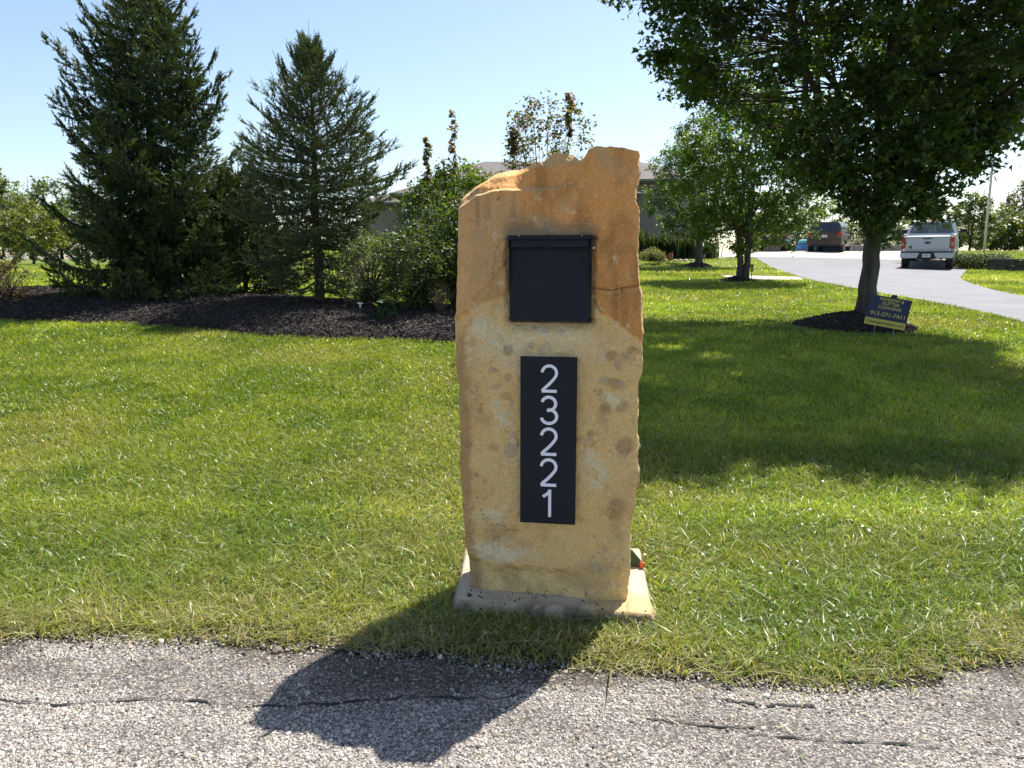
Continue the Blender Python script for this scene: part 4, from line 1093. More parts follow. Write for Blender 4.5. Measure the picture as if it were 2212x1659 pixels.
# ------------------------------------------------------------------ house
stucco = mat('beige_stucco', (.30, .27, .22), .9, var=.08, scale=2, bump=.002, bscale=80)
trim = mat('cream_trim', (.38, .36, .32), .6, var=.05)
def shingles():
    m, n, l, b = new_mat('roof_shingle')
    tc = n.new('ShaderNodeTexCoord'); mp = n.new('ShaderNodeMapping'); l.new(tc.outputs['Object'], mp.inputs[0])
    mp.inputs['Rotation'].default_value = (R(90), 0, 0)
    br = n.new('ShaderNodeTexBrick'); br.inputs['Scale'].default_value = 1.0; br.inputs['Brick Width'].default_value = .32; br.inputs['Row Height'].default_value = .075
    br.inputs['Mortar Size'].default_value = .012; br.inputs['Color1'].default_value = (.13, .11, .095, 1); br.inputs['Color2'].default_value = (.21, .185, .165, 1); br.inputs['Mortar'].default_value = (.05, .045, .04, 1)
    l.new(mp.outputs[0], br.inputs['Vector'])
    nz = n.new('ShaderNodeTexNoise'); nz.inputs['Scale'].default_value = 2.5; l.new(tc.outputs['Object'], nz.inputs['Vector'])
    mx = n.new('ShaderNodeMix'); mx.data_type = 'RGBA'; mx.blend_type = 'MULTIPLY'; mx.inputs['Factor'].default_value = .5
    l.new(br.outputs['Color'], mx.inputs['A']); l.new(nz.outputs['Color'], mx.inputs['B']); l.new(mx.outputs['Result'], b.inputs['Base Color'])
    b.inputs['Roughness'].default_value = .85
    bp = n.new('ShaderNodeBump'); bp.inputs['Distance'].default_value = .02; l.new(br.outputs['Fac'], bp.inputs['Height']); bp.invert = True; l.new(bp.outputs[0], b.inputs['Normal'])
    return m
SHG = shingles()
glass = mat('window_glass', (.10, .12, .14), .06, var=.3, scale=1.2, spec=1.0)
def hip(x0, x1, y0, y1, ze, zr, run, t, ov=.45):
    x0 -= ov; x1 += ov; y0 -= ov; y1 += ov; ym = (y0 + y1) / 2
    V = [(x0, y0, ze), (x1, y0, ze), (x1, y1, ze), (x0, y1, ze), (x0 + run, ym, zr), (x1 - run, ym, zr)]
    bm = bmesh.new(); v = [bm.verts.new(p) for p in V]
    for f in ((0, 1, 5, 4), (1, 2, 5), (2, 3, 4, 5), (3, 0, 4)): bm.faces.new([v[i] for i in f])
    r = bobj('roof', bm, SHG, t)
    bm = bmesh.new()
    box(bm, ((x0 + x1) / 2, ym, ze - .10), (x1 - x0 - .02, y1 - y0 - .02, .16))
    bobj('soffit', bm, mat('grey_fascia', (.16, .16, .15), .6), t)
    bm = bmesh.new(); box(bm, ((x0 + x1) / 2, y0 - .055, ze - .06), (x1 - x0 + .1, .11, .11), .02); box(bm, (x0 - .055, ym, ze - .06), (.11, y1 - y0, .11), .02); box(bm, (x1 + .055, ym, ze - .06), (.11, y1 - y0, .11), .02)
    bobj('gutter', bm, mat('gutter_paint', (.22, .22, .20), .5), t)
def build_house():
    t = thing('house', (2, 41, 0), 'single-storey beige stucco house with grey shingled hip roof behind the trees', 'house')
    def L(px, Y): return at(px, 500, Y).x - 2
    def Z(py, Y): return at(1106, py, Y).z
    def wall(x0, x1, y0, y1, zt):
        bm = bmesh.new(); box(bm, ((x0 + x1) / 2, (y0 + y1) / 2 - 41, (1.0 + zt) / 2), (x1 - x0, y1 - y0, zt - 1.0)); bobj('wall', bm, stucco, t)
    # left wing
    xa = L(868, 40); ez = Z(416, 39.6)
    wall(xa, 4.0, 40, 50, ez - .1)
    for c in [(xa, 4.0, 40 - 41, 50 - 41, ez, Z(360, 45), 4.4)]: hip(*c[:6], c[6], t)
    # raised main roof
    xb = L(912, 41); e2 = Z(389, 40.9)
    wall(xb + .4, 8.0, 40.9, 51, e2 - .1)
    hip(xb + .4, 8.0, 40.6 - 41, 51 - 41, e2, Z(350, 46), 3.1, t, .4)
    # right wing set back
    xr = L(1452, 45); e3 = Z(443, 44.6)
    wall(2.0, xr, 45.2, 55, e3 - .1)
    hip(2.0, xr, 45.2 - 41, 55 - 41, e3, Z(352, 50), 5.4, t)
    # far left recess
    xf = L(785, 45); wall(xf, xa + 2, 44.8, 50, Z(440, 44.8)); hip(xf, xa + 2, 44.8 - 41, 50 - 41, Z(436, 44.4), Z(412, 47), 2.5, t)
    # tall windows
    def win(px0, px1, py0, py1, Y, rows=2):
        x0, x1 = L(px0, Y), L(px1, Y); z0, z1 = Z(py1, Y), Z(py0, Y); yy = Y - 41
        bm = bmesh.new(); fw = .09
        for c, s in [(((x0 + x1) / 2, yy - .03, z1 + fw / 2), (x1 - x0 + 2 * fw, .10, fw)), (((x0 + x1) / 2, yy - .03, z0 - fw / 2), (x1 - x0 + 2 * fw, .12, fw)),
                     ((x0 - fw / 2, yy - .03, (z0 + z1) / 2), (fw, .10, z1 - z0)), ((x1 + fw / 2, yy - .03, (z0 + z1) / 2), (fw, .10, z1 - z0)), (((x0 + x1) / 2, yy - .028, z0 + (z1 - z0) * .70), (x1 - x0, .09, .13))]:
            box(bm, c, s)
        f = bobj('window', bm, trim, t)
        bm = bmesh.new(); box(bm, ((x0 + x1) / 2, yy - .012, (z0 + z1) / 2), (x1 - x0, .02, z1 - z0)); bobj('pane', bm, glass, f)
        bm = bmesh.new(); box(bm, ((x0 + x1) / 2 , yy - .025, z0 + (z1 - z0) * .35), (.05, .012, (z1 - z0) * .6)); bobj('mullion', bm, trim, f)
    win(873, 893, 431, 511, 40); win(903, 925, 431, 511, 40); win(950, 985, 436, 508, 40)
    win(1395, 1412, 458, 500, 45.2)
    bm = bmesh.new(); box(bm, (xa + .12, -1.06, (ez + 1.7) / 2), (.09, .08, ez - 1.9)); bobj('downspout', bm, trim, t)
    bm = bmesh.new(); box(bm, (L(1090, 46), 6, Z(352, 46) + .12), (.12, .12, .5)); bobj('vent_pipe', bm, trim, t)
build_house()

# planting by the house
def ornamental(px, Y, H, n, label, col=(.045, .075, .03), r=.5):
    b = base_at(px, Y, False); t = thing('ornamental_grass', b, label, 'ornamental grass', group='tall grasses against the house wall')
    k = 6; a = rng.uniform(0, 6.28, n); hh = H * rng.uniform(.6, 1.05, n); sp = rng.uniform(.15, 1.1, n) * H * .6; x0 = rng.normal(0, r * .4, n); y0 = rng.normal(0, .2, n)
    T = np.linspace(0, 1, k)
    cx_ = x0[:, None] + np.cos(a)[:, None] * sp[:, None] * T ** 2; cy_ = y0[:, None] + np.sin(a)[:, None] * sp[:, None] * T ** 2; cz_ = hh[:, None] * (1.5 * T - .55 * T ** 3)[None]
    w_ = .022 * (1 - T ** 2) + .002; sx_ = -np.sin(a)[:, None] * w_; sy_ = np.cos(a)[:, None] * w_
    V = np.stack([np.stack([cx_ - sx_, cy_ - sy_, cz_], -1), np.stack([cx_ + sx_, cy_ + sy_, cz_], -1)], 2).reshape(-1, 3)
    i = (np.arange(n)[:, None] * k * 2 + np.arange(k - 1)[None] * 2).reshape(-1, 1)
    nmesh('blades', V, [i + [0, 1, 3, 2]], M['grass'], t, col=np.repeat(leaf_col(n, col, .4, .1, (.16, .15, .06)), k * 2, 0))
for i, (px, lab) in enumerate([(1384, 'nearest the stone pillar'), (1410, 'behind the pale mounded shrub'), (1436, 'behind the clay pot'), (1462, 'just right of the clay pot'), (1488, 'left of the farthest lawn tree trunk'), (1530, 'right of the farthest lawn tree trunk')]):
    ornamental(px, 38.6, (1.5, 1.15, 1.35, 1.0, 1.2, .9)[i], 240, 'tall arching green grass clump ' + lab)
p = base_at(1406, 37.2, False)
shrub('mounded_shrub', p, .6, [(.05, .6), (.25, .68), (.45, .5), (.6, .2)], 'pale yellow-green mounded shrub right of the stone pillar by the path', leafn=4200, lsize=.06, col=(.17, .17, .07), tips=160, seed=41, cluster=.13, yel=.2, yc=(.3, .28, .16))
for px, lab in ((800, 'low dark shrub at the house wall under the smaller spruce'), (850, 'low dark shrub at the house corner'), (1060, 'low dark shrub at the house wall behind the tall shrub')):
    shrub('foundation_shrub', base_at(px, 39, False), .6, [(.05, .6), (.3, .7), (.6, .3)], lab, leafn=1500, lsize=.09, col=(.04, .07, .03), tips=70, seed=int(px), cluster=.18, group='low shrubs along the house wall')
def pot():
    b = base_at(1447, 37.3, False); t = thing('clay_pot', b, 'terracotta garden pot standing before the tall grasses', 'plant pot'); bm = bmesh.new()
    lathe(bm, [(.07, 0), (.11, .1), (.13, .22), (.11, .32), (.09, .34), (.115, .36), (.115, .39), (.08, .39), (.07, .3)], n=18)
    bobj('pot', bm, mat('terracotta', (.36, .13, .07), .8), t, True)
    bm = bmesh.new(); bmesh.ops.create_circle(bm, cap_ends=True, segments=16, radius=.088, matrix=Matrix.Translation((0, 0, .35))); bobj('soil', bm, mulch, t)
pot()
# pale edging rocks along the bed
random.seed(9)
for i, (px, lab) in enumerate([(1428, 'pale edging rock nearest the mounded shrub'), (1437, 'pale edging rock left of the clay pot'), (1458, 'pale edging rock just right of the clay pot'), (1469, 'second pale edging rock right of the clay pot'), (1480, 'third pale edging rock right of the clay pot'), (1492, 'pale edging rock nearest the farthest lawn tree')]):
    p = base_at(px, 37.0, False); bm = bmesh.new(); bmesh.ops.create_icosphere(bm, subdivisions=2, radius=.12)
    for v in bm.verts: v.co *= 1 + .5 * (float(noise(v.co.x * 9 + px, v.co.y * 9, v.co.z * 9)) - .5); v.co.z *= .6
    o = bobj('edging_rock', bm, mat('pale_rock', (.42, .36, .30), .9), None, True); o.location = (p[0], p[1], p[2] + .05)
    tag(o, lab, 'rock', 'edging rocks by the clay pot')

# ------------------------------------------------------------------ vehicles
rubber = mat('tyre_rubber', (.018, .018, .019), .8, var=.2)
rim_m = mat('alloy_rim', (.35, .35, .36), .35, 1.0)
red_l = mat('red_lens', (.42, .012, .015), .15, spec=.8)
dglass = mat('dark_car_glass', (.02, .025, .03), .05, spec=1.0)
chrome = mat('dark_chrome', (.25, .25, .27), .2, 1.0)
blackp = mat('black_trim_plastic', (.02, .02, .022), .55)
def wheel(t, x, y, r, wd):
    bm = bmesh.new(); s = 1 if x > 0 else -1
    prof = [(r * .60, -wd / 2), (r * .93, -wd / 2), (r, -wd * .36), (r, wd * .36), (r * .93, wd / 2), (r * .60, wd / 2)]
    lathe(bm, prof, n=28); bmesh.ops.rotate(bm, cent=(0, 0, 0), matrix=Matrix.Rotation(R(90), 3, 'Y'), verts=bm.verts[:]); bmesh.ops.translate(bm, vec=(x, y, r), verts=bm.verts[:])
    w_ = bobj('wheel', bm, rubber, t, False)
    bm = bmesh.new(); cyl(bm, (x + s * wd * .46, y, r), (x + s * wd * .515, y, r), r * .60, r * .58, 24)
    for k in range(6):
        a = k * math.pi / 3; box(bm, (x + s * wd * .53, y + math.cos(a) * r * .3, r + math.sin(a) * r * .3), (.02, .07, r * .5), 0, None)
    bobj('rim', bm, rim_m, w_)
def car_body(bm, W, secs):
    """secs: (y, z_bottom, z_top, half width bottom, half width top)"""
    rings = []
    for y, zb, zt, hb, ht in secs:
        c = min(.08, (zt - zb) * .2)
        pts = [(-hb + c, zb), (hb - c, zb), (hb, zb + c), (hb, zb + (zt - zb) * .55), (ht, zt - c), (ht - c, zt), (-ht + c, zt), (-ht, zt - c), (-hb, zb + (zt - zb) * .55), (-hb, zb + c)]
        rings.append([bm.verts.new((x, y, z)) for x, z in pts])
    for a, b in zip(rings, rings[1:]):
        for i in range(10): bm.faces.new((a[i], a[(i + 1) % 10], b[(i + 1) % 10], b[i]))
    bm.faces.new(rings[0]); bm.faces.new(rings[-1])
def plate_quad(t, name, m, pts, th=.02, ax=(0, -1, 0)):
    bm = bmesh.new(); A = [bm.verts.new(p) for p in pts]; n_ = Vector(ax) * th; B = [bm.verts.new(Vector(p) + n_) for p in pts]
    bm.faces.new(A); bm.faces.new(B[::-1]); k = len(pts)
    for i in range(k): bm.faces.new((A[i], A[(i + 1) % k], B[(i + 1) % k], B[i]))
    return bobj(name, bm, m, t)
def build_truck():
    a = at(1947, 583, 28.6); b_ = at(2049, 584, 28.9)
    c = at(1999, 584, 33.0)
    gzv = tz1(c.x, c.y)
    rz = -math.atan2(c.x, c.y) + R(1.5) - R(5)
    t = thing('pickup_truck', (c.x, c.y, gzv + .02), 'white pickup truck parked on the driveway seen from behind', 'pickup truck', rz)
    paint = mat('white_truck_paint', (.50, .52, .55), .3, var=.02, coat=.5)
    slope = math.atan2(tz1(c.x + 2, c.y + 4) - gzv, 4.4); t.rotation_euler = (slope * .8, 0, rz)
    bm = bmesh.new()                                  # bed shell: floor, sides; open top
    box(bm, (0, .9, .62), (1.92, 1.75, .12), .02)
    for s in (-1, 1):
        extrude_poly(bm, [(.02, .56), (.28, .56), (.36, .82), (.58, .98), (.92, .98), (1.14, .82), (1.22, .56), (1.78, .56), (1.78, 1.40), (.02, 1.40)], 'x', s * .90, s * 1.0)
    box(bm, (0, 1.78, 1.0), (1.9, .06, .8), .01)
    bobj('bed', bm, paint, t)
    bm = bmesh.new(); box(bm, (0, 0, .985), (1.66, .07, .80), .03); box(bm, (0, -.015, 1.34), (1.64, .09, .07), .02); box(bm, (0, -.036, .86), (1.30, .03, .05), .01)
    tg = bobj('tailgate', bm, paint, t)
    bm = bmesh.new(); bmesh.ops.create_cone(bm, cap_ends=True, segments=32, radius1=.125, radius2=.118, depth=.02, matrix=Matrix.Translation((0, -.045, 1.10)) @ Matrix.Rotation(R(90), 4, 'X'))
    bmesh.ops.scale(bm, vec=(1, 1, .42), space=Matrix.Translation((0, 0, -1.10)), verts=bm.verts[:]); bobj('badge_rim', bm, chrome, tg)
    bm = bmesh.new(); bmesh.ops.create_cone(bm, cap_ends=True, segments=32, radius1=.112, radius2=.112, depth=.02, matrix=Matrix.Translation((0, -.053, 1.10)) @ Matrix.Rotation(R(90), 4, 'X'))
    bmesh.ops.scale(bm, vec=(1, 1, .38), space=Matrix.Translation((0, 0, -1.10)), verts=bm.verts[:]); bobj('badge', bm, mat('badge_blue', (.015, .03, .12), .3), tg)
    bm = bmesh.new(); box(bm, (.0, -.048, 1.27), (.34, .012, .035), .004); bobj('tailgate_handle', bm, blackp, tg)
    for s in (-1, 1):
        bm = bmesh.new(); box(bm, (s * .915, -.01, 1.09), (.165, .10, .50), .03); l_ = bobj('taillight', bm, red_l, t)
        bm = bmesh.new(); box(bm, (s * .915, -.064, 1.06), (.10, .01, .13), .004); bobj('reverse_lens', bm, mat('clear_lens', (.5, .3, .3), .2), l_)
        bm = bmesh.new(); extrude_poly(bm, [(s * .36, .47), (s * .98, .47), (s * 1.0, .62), (s * .98, .69), (s * .27, .69)], 'y', -.20, -.05); bobj('bumper', bm, paint, t)
    bm = bmesh.new(); extrude_poly(bm, [(-.30, .47), (.30, .47), (.23, .672), (-.23, .672)], 'y', -.215, -.06); box(bm, (0, -.09, .715), (1.94, .2, .05), .01); box(bm, (0, -.05, .48), (1.7, .2, .08), .02)
    extrude_poly(bm, [(-.22, .44), (.22, .44), (.06, .33), (-.06, .33)], 'y', -.1, .1)
    bobj('bumper_step', bm, blackp, t)
    bm = bmesh.new(); box(bm, (0, -.222, .575), (.32, .012, .16), .008); lp = bobj('licence_plate', bm, mat('plate_white', (.62, .64, .68), .5), t)
    bm = bmesh.new(); box(bm, (0, -.230, .575), (.18, .006, .05), .01); bobj('plate_numbers', bm, mat('plate_blue', (.30, .36, .50), .5), lp)
    bm = bmesh.new(); car_body(bm, 2, [(1.84, .52, 1.40, 1.0, .98), (3.2, .5, 1.40, 1.0, .98), (4.25, .5, 1.36, 1.0, .96), (5.45, .55, 1.25, .98, .88), (5.7, .6, 1.1, .9, .8)]); bobj('body', bm, paint, t)
    bm = bmesh.new()                                  # cab posts and roof (open windows filled by panes)
    sec = []
    car = [(1.95, 1.38), (2.06, 1.86), (2.3, 1.94), (3.5, 1.94), (4.2, 1.38)]
    for s in (-1, 1):
        for (y1_, z1_), (y2_, z2_) in [((1.9, 1.38), (2.08, 1.9)), ((3.0, 1.38), (2.98, 1.9)), ((4.25, 1.36), (3.5, 1.9))]:
            x1_ = s * .93; x2_ = s * .75
            cyl(bm, (x1_, y1_, z1_), (x2_, y2_, z2_), .055, .05, 8)
    box(bm, (0, 2.8, 1.92), (1.56, 1.5, .09), .04); box(bm, (0, 1.96, 1.40), (1.8, .1, .06), .02)
    bobj('cab', bm, paint, t)
    bm = bmesh.new(); box(bm, (0, 2.04, 1.985), (.34, .05, .045), .01); bobj('brake_light', bm, red_l, t)
    clear = bpy.data.materials.new('clear_glass'); clear.use_nodes = True; nt = clear.node_tree; pb = nt.nodes['Principled BSDF']; pb.inputs['Roughness'].default_value = .03; pb.inputs['Base Color'].default_value = (.45, .5, .5, 1)
    tr = nt.nodes.new('ShaderNodeBsdfTransparent'); tr.inputs[0].default_value = (.55, .62, .6, 1); ms = nt.nodes.new('ShaderNodeMixShader'); ms.inputs[0].default_value = .22
    nt.links.new(tr.outputs[0], ms.inputs[1]); nt.links.new(pb.outputs[0], ms.inputs[2]); nt.links.new(ms.outputs[0], nt.nodes['Material Output'].inputs['Surface'])
    plate_quad(t, 'rear_window', clear, [(-.80, 1.93, 1.42), (.80, 1.93, 1.42), (.69, 2.07, 1.85), (-.69, 2.07, 1.85)], .008)
    plate_quad(t, 'windscreen', clear, [(-.88, 4.22, 1.38), (.88, 4.22, 1.38), (.70, 3.52, 1.88), (-.70, 3.52, 1.88)], .008)
    for s in (-1, 1):
        plate_quad(t, 'side_window', clear, [(s * .93, 2.0, 1.42), (s * .93, 4.1, 1.42), (s * .77, 3.5, 1.86), (s * .77, 2.12, 1.86)], .008, (s, 0, 0))
        bm = bmesh.new(); box(bm, (s * .40, 2.75, 1.42), (.50, .14, .56), .06); box(bm, (s * .40, 2.72, 1.74), (.26, .10, .18), .04); bobj('seat', bm, blackp, t)
        bm = bmesh.new(); box(bm, (s * 1.18, 3.55, 1.46), (.24, .10, .19), .03); box(bm, (s * 1.03, 3.58, 1.42), (.16, .06, .06), .01); bobj('wing_mirror', bm, blackp, t)
    bm = bmesh.new(); box(bm, (0, 3.6, 1.38), (1.7, .5, .10), .03); cyl(bm, (-.4, 3.2, 1.42), (-.4, 3.26, 1.46), .17, .17, 18); box(bm, (0, 3.45, 1.80), (.24, .03, .07), .01); bobj('dashboard', bm, blackp, t)
    bm = bmesh.new(); cyl(bm, (-.7, .75, .42), (.7, .75, .42), .05); cyl(bm, (-.7, 4.5, .42), (.7, 4.5, .42), .05); box(bm, (0, 2.6, .50), (.9, 4.8, .12), .02); cyl(bm, (.55, -.02, .42), (.55, 1.0, .42), .04); bobj('chassis', bm, blackp, t)
    for x in (-.84, .84):
        for y in (.75, 4.5): wheel(t, x, y, .40, .28)
build_truck()

def build_suv(px, Y, rz_extra, pm, label, W=1.92, Hh=1.72, spare=False):
    b = base_at(px, Y, False)
    t = thing('suv', (b[0], b[1], b[2] + .05), label, 'suv', -math.atan2(b[0], b[1]) + rz_extra)
    hw = W / 2
    bm = bmesh.new(); car_body(bm, W, [(.0, .48, 1.06, hw * .94, hw * .92), (.12, .36, 1.10, hw, hw * .97), (1.2, .34, 1.10, hw, hw * .97), (3.4, .34, 1.08, hw, hw * .96), (4.5, .38, .98, hw * .97, hw * .88), (4.75, .45, .85, hw * .88, hw * .8)]); bobj('body', bm, pm, t)
    bm = bmesh.new(); car_body(bm, W, [(.02, 1.02, 1.12, hw * .90, hw * .88), (.22, 1.02, Hh - .02, hw * .90, hw * .76), (.6, 1.02, Hh, hw * .90, hw * .76), (2.5, 1.02, Hh, hw * .90, hw * .75), (3.4, 1.02, 1.12, hw * .88, hw * .84)]); bobj('cabin', bm, pm, t)
    plate_quad(t, 'rear_window', dglass, [(-hw * .76, .045, 1.16), (hw * .76, .045, 1.16), (hw * .66, .20, Hh - .14), (-hw * .66, .20, Hh - .14)], .03)
    for s in (-1, 1):
        plate_quad(t, 'side_window', dglass, [(s * hw * .905, .4, 1.18), (s * hw * .90, 2.9, 1.18), (s * hw * .79, 2.5, Hh - .12), (s * hw * .79, .5, Hh - .12)], .02, (s, 0, 0))
        bm = bmesh.new(); box(bm, (s * hw * .86, .035, 1.0), (.22, .12, .22), .03); bobj('taillight', bm, red_l, t)
        bm = bmesh.new(); box(bm, (s * (hw + .10), 2.9, 1.12), (.2, .1, .15), .03); bobj('wing_mirror', bm, blackp, t)
        bm = bmesh.new(); box(bm, (s * hw * .6, -.075, .50), (.18, .02, .05), .005); bobj('reflector', bm, red_l, t)
    bm = bmesh.new(); box(bm, (0, -.02, .56), (W * .98, .14, .26), .04); bobj('bumper', bm, pm, t)
    bm = bmesh.new(); box(bm, (0, .0, .40), (W * .7, .2, .12), .03); cyl(bm, (hw * .5, -.12, .36), (hw * .5, .1, .36), .045); bobj('exhaust_valance', bm, blackp, t)
    bm = bmesh.new(); box(bm, (0, -.02, .90), (.31, .012, .155), .005); bobj('licence_plate', bm, mat('plate_cream', (.55, .5, .42), .5), t)
    for x in (-hw + .13, hw - .13):
        for y in (.85, 3.75): wheel(t, x, y, .37, .25)
build_suv(1776, 44.6, R(-9), mat('brown_suv_paint', (.055, .038, .034), .3, coat=.5), 'dark brown suv parked by the blue pool, left of the maple trunk')
build_suv(1657, 45.6, R(-6), mat('navy_suv_paint', (.012, .014, .022), .25, coat=.5), 'black suv half hidden behind the multi-stem tree')
def cart():
    b = base_at(1694, 46.2, False); t = thing('garden_cart', b, 'small grey wheeled cart beside the black suv', 'cart', R(-20))
    bm = bmesh.new(); extrude_poly(bm, [(-.2, .28), (.2, .28), (.24, .62), (-.24, .62)], 'y', -.3, .3); bobj('tub', bm, mat('grey_plastic', (.20, .22, .23), .5), t)
    bm = bmesh.new(); cyl(bm, (-.2, .3, .6), (-.2, .5, .85), .012); cyl(bm, (.2, .3, .6), (.2, .5, .85), .012); cyl(bm, (-.2, .5, .85), (.2, .5, .85), .014); cyl(bm, (-.2, -.2, .14), (-.2, -.2, .3), .014); cyl(bm, (.2, -.2, .14), (.2, -.2, .3), .014); bobj('handle', bm, blackp, t)
    for s in (-1, 1):
        bm = bmesh.new(); cyl(bm, (s * .22, 0, .14), (s * .28, 0, .14), .14, n=20); bobj('wheel', bm, rubber, t)
cart()
def pool():
    b = base_at(1775, 49.6, False); t = thing('inflatable_pool', (b[0], b[1], b[2] + .03), 'round blue above-ground pool with pale cyan rim behind the brown suv', 'swimming pool')
    r = 1.68; bm = bmesh.new(); lathe(bm, [(r, 0), (r * 1.0, .12), (r * .95, .42), (r * .90, .54), (r * .84, .50), (r * .80, .45)], n=44)
    bobj('wall', bm, mat('blue_vinyl', (.10, .27, .60), .45, var=.25, scale=9), t, True)
    bm = bmesh.new(); k = 44
    for i in range(k):
        a0, a1 = 2 * math.pi * i / k, 2 * math.pi * (i + 1) / k
        cyl(bm, (r * .88 * math.cos(a0), r * .88 * math.sin(a0), .62), (r * .88 * math.cos(a1), r * .88 * math.sin(a1), .62), .115, n=10)
    bobj('rim', bm, mat('cyan_vinyl', (.20, .62, .70), .4), t, True)
pool()
# low retaining wall and iron railing behind the apron
def railing():
    x0, x1 = at(1640, 540, 50.8).x, at(1985, 540, 50.8).x
    zb = tz1((x0 + x1) / 2, 50.8)
    t = thing('retaining_wall', ((x0 + x1) / 2, 50.8, zb), 'low grey block wall at the back of the parking apron', 'low wall'); L = x1 - x0
    bm = bmesh.new()
    k = int(L / .6)
    for i in range(k): box(bm, (-L / 2 + (i + .5) * L / k, 0, .12), (L / k - .02, .3, .5), .02)
    bobj('blocks', bm, mat('grey_block', (.26, .24, .22), .9), t)
    bm = bmesh.new(); box(bm, (0, 0, .40), (L, .36, .06), .01); bobj('coping', bm, conc, t)
    t = thing('iron_fence', ((x0 + x1) / 2, 50.8, zb + .43), 'black iron railing on the low wall behind the cars', 'fence')
    bm = bmesh.new()
    for i in range(int(L / .16)): cyl(bm, (-L / 2 + i * .16, 0, 0), (-L / 2 + i * .16, 0, .95), .014, n=5)
    bobj('pickets', bm, blackp, t)
    bm = bmesh.new(); box(bm, (0, 0, .90), (L, .03, .03)); box(bm, (0, 0, .08), (L, .03, .03)); bobj('rails', bm, blackp, t)
    for i in range(int(L / 2.4) + 1):
        bm = bmesh.new(); box(bm, (-L / 2 + i * 2.4, 0, .52), (.06, .06, 1.04), .005); bobj('post', bm, blackp, t)
railing()
def dry_wall():
    a = at(2140, 577, 32.6); b_ = at(2300, 600, 29.5); L = (b_ - a).length; rz = math.atan2(b_.y - a.y, b_.x - a.x)
    m_ = mat('dark_wall_stone', (.075, .068, .060), .9, var=.4, scale=4, bump=.01, bscale=12)
    gz0, gz1 = tz1(a.x, a.y), tz1(b_.x, b_.y)
    t = thing('stone_wall', (a.x, a.y, gz0), 'low dark dry-stone wall right of the hedge', 'stone wall', rz)
    random.seed(4)
    bm = bmesh.new()
    for row in range(2):
        x = -.1 * row
        while x < L:
            w_ = random.uniform(.35, .75); sl = (gz1 - gz0) * x / L; box(bm, (x + w_ / 2, random.uniform(-.03, .03), sl + .08 + row * .23), (w_ - .02, .35, .22), .03, Matrix.Rotation(R(random.uniform(-2, 2)), 3, 'Y')); x += w_
    bobj('blocks', bm, m_, t)
    bm = bmesh.new(); x = 0
    while x < L:
        w_ = random.uniform(.5, .9); sl = (gz1 - gz0) * x / L; box(bm, (x + w_ / 2, 0, sl + .46), (w_ - .01, .42, .06), .01); x += w_
    bobj('capstones', bm, mat('grey_capstone', (.20, .18, .16), .9, var=.3), t)
dry_wall()

# flagpole and far mast
b = base_at(2121, 39, False)
t = thing('flagpole', b, 'tall bare white flagpole rising right of the pickup truck', 'flagpole')
bm = bmesh.new(); cyl(bm, (0, 0, 0), (0, 0, 9.5), .062, .04, 16); bobj('pole', bm, mat('pole_white', (.5, .5, .52), .4), t, True)
bm = bmesh.new(); bmesh.ops.create_uvsphere(bm, u_segments=16, v_segments=10, radius=.09, matrix=Matrix.Translation((0, 0, 9.58))); bobj('finial', bm, mat('gold_ball', (.5, .35, .1), .3, 1.0), t, True)
bm = bmesh.new(); cyl(bm, (0, 0, -.05), (0, 0, .12), .16, .12, 16); bobj('collar', bm, chrome, t)
b = base_at(2112, 260, False)
t = thing('radio_mast', b, 'thin distant radio mast on the skyline beside the flagpole', 'mast')
bm = bmesh.new()
for k in range(3): cyl(bm, (.25 * math.cos(k * 2.1), .25 * math.sin(k * 2.1), 0), (.2 * math.cos(k * 2.1), .2 * math.sin(k * 2.1), 24), .05, .05, 5)
for i in range(24): cyl(bm, (-.25, 0, i), (.25, .1, i + 1), .03, .03, 4)
bobj('lattice', bm, mat('mast_grey', (.3, .32, .35), .6), t)

# ------------------------------------------------------------------ path lights
def path_light(px, pyb, label, h=.42, Y=None, tilt=0, r=.06):
    p = G(px, pyb) if Y is None else Vector(base_at(px, Y, False))
    t = thing('path_light', p, label, 'path light', group='solar path lights by the lawn trees'); t.rotation_euler = (0, tilt, .3)
    bm = bmesh.new(); cyl(bm, (0, 0, -.05), (0, 0, h * .58), .011, n=8); bobj('stake', bm, blackp, t)
    bm = bmesh.new(); cyl(bm, (0, 0, h * .58), (0, 0, h * .92), r * .62, r * .8, 16); bobj('lens', bm, mat('frosted_lens', (.55, .52, .45), .3), t)
    bm = bmesh.new(); cyl(bm, (0, 0, h * .92), (0, 0, h), r * 1.15, r * .9, 16); cyl(bm, (0, 0, h * .55), (0, 0, h * .59), r * .7, r * .7, 16)
    for k in range(4): a = k * 1.57; cyl(bm, (math.cos(a) * r * .75, math.sin(a) * r * .75, h * .57), (math.cos(a) * r * .9, math.sin(a) * r * .9, h * .93), .006, n=5)
    bobj('cap', bm, blackp, t)
path_light(1623, 606, 'black solar path light right of the multi-stem tree', .50)
path_light(1521, 573, 'solar path light right of the farthest lawn tree trunk', .52)
p = at(1927, 633, 12.0); path_light(1925, 700, 'black solar path light peeking above the yard sign', p.z - tz1(p.x, p.y), Y=12.0, tilt=R(5), r=.045)
p = G(780, 716)
t = thing('garden_light', (p.x, p.y, bz1(p.x, p.y)), 'small white-topped solar stake light in the mulch left of the pillar', 'garden light')
bm = bmesh.new(); cyl(bm, (-.02, 0, -.05), (0, 0, .19), .008, n=8); bobj('stake', bm, mat('brown_stake', (.12, .07, .05), .6), t)
bm = bmesh.new(); cyl(bm, (0, 0, .16), (0, 0, .205), .013, .018, 12); cyl(bm, (0, 0, .205), (0, 0, .215), .014, .045, 18); bobj('lens', bm, mat('white_lens', (.75, .75, .72), .3), t)
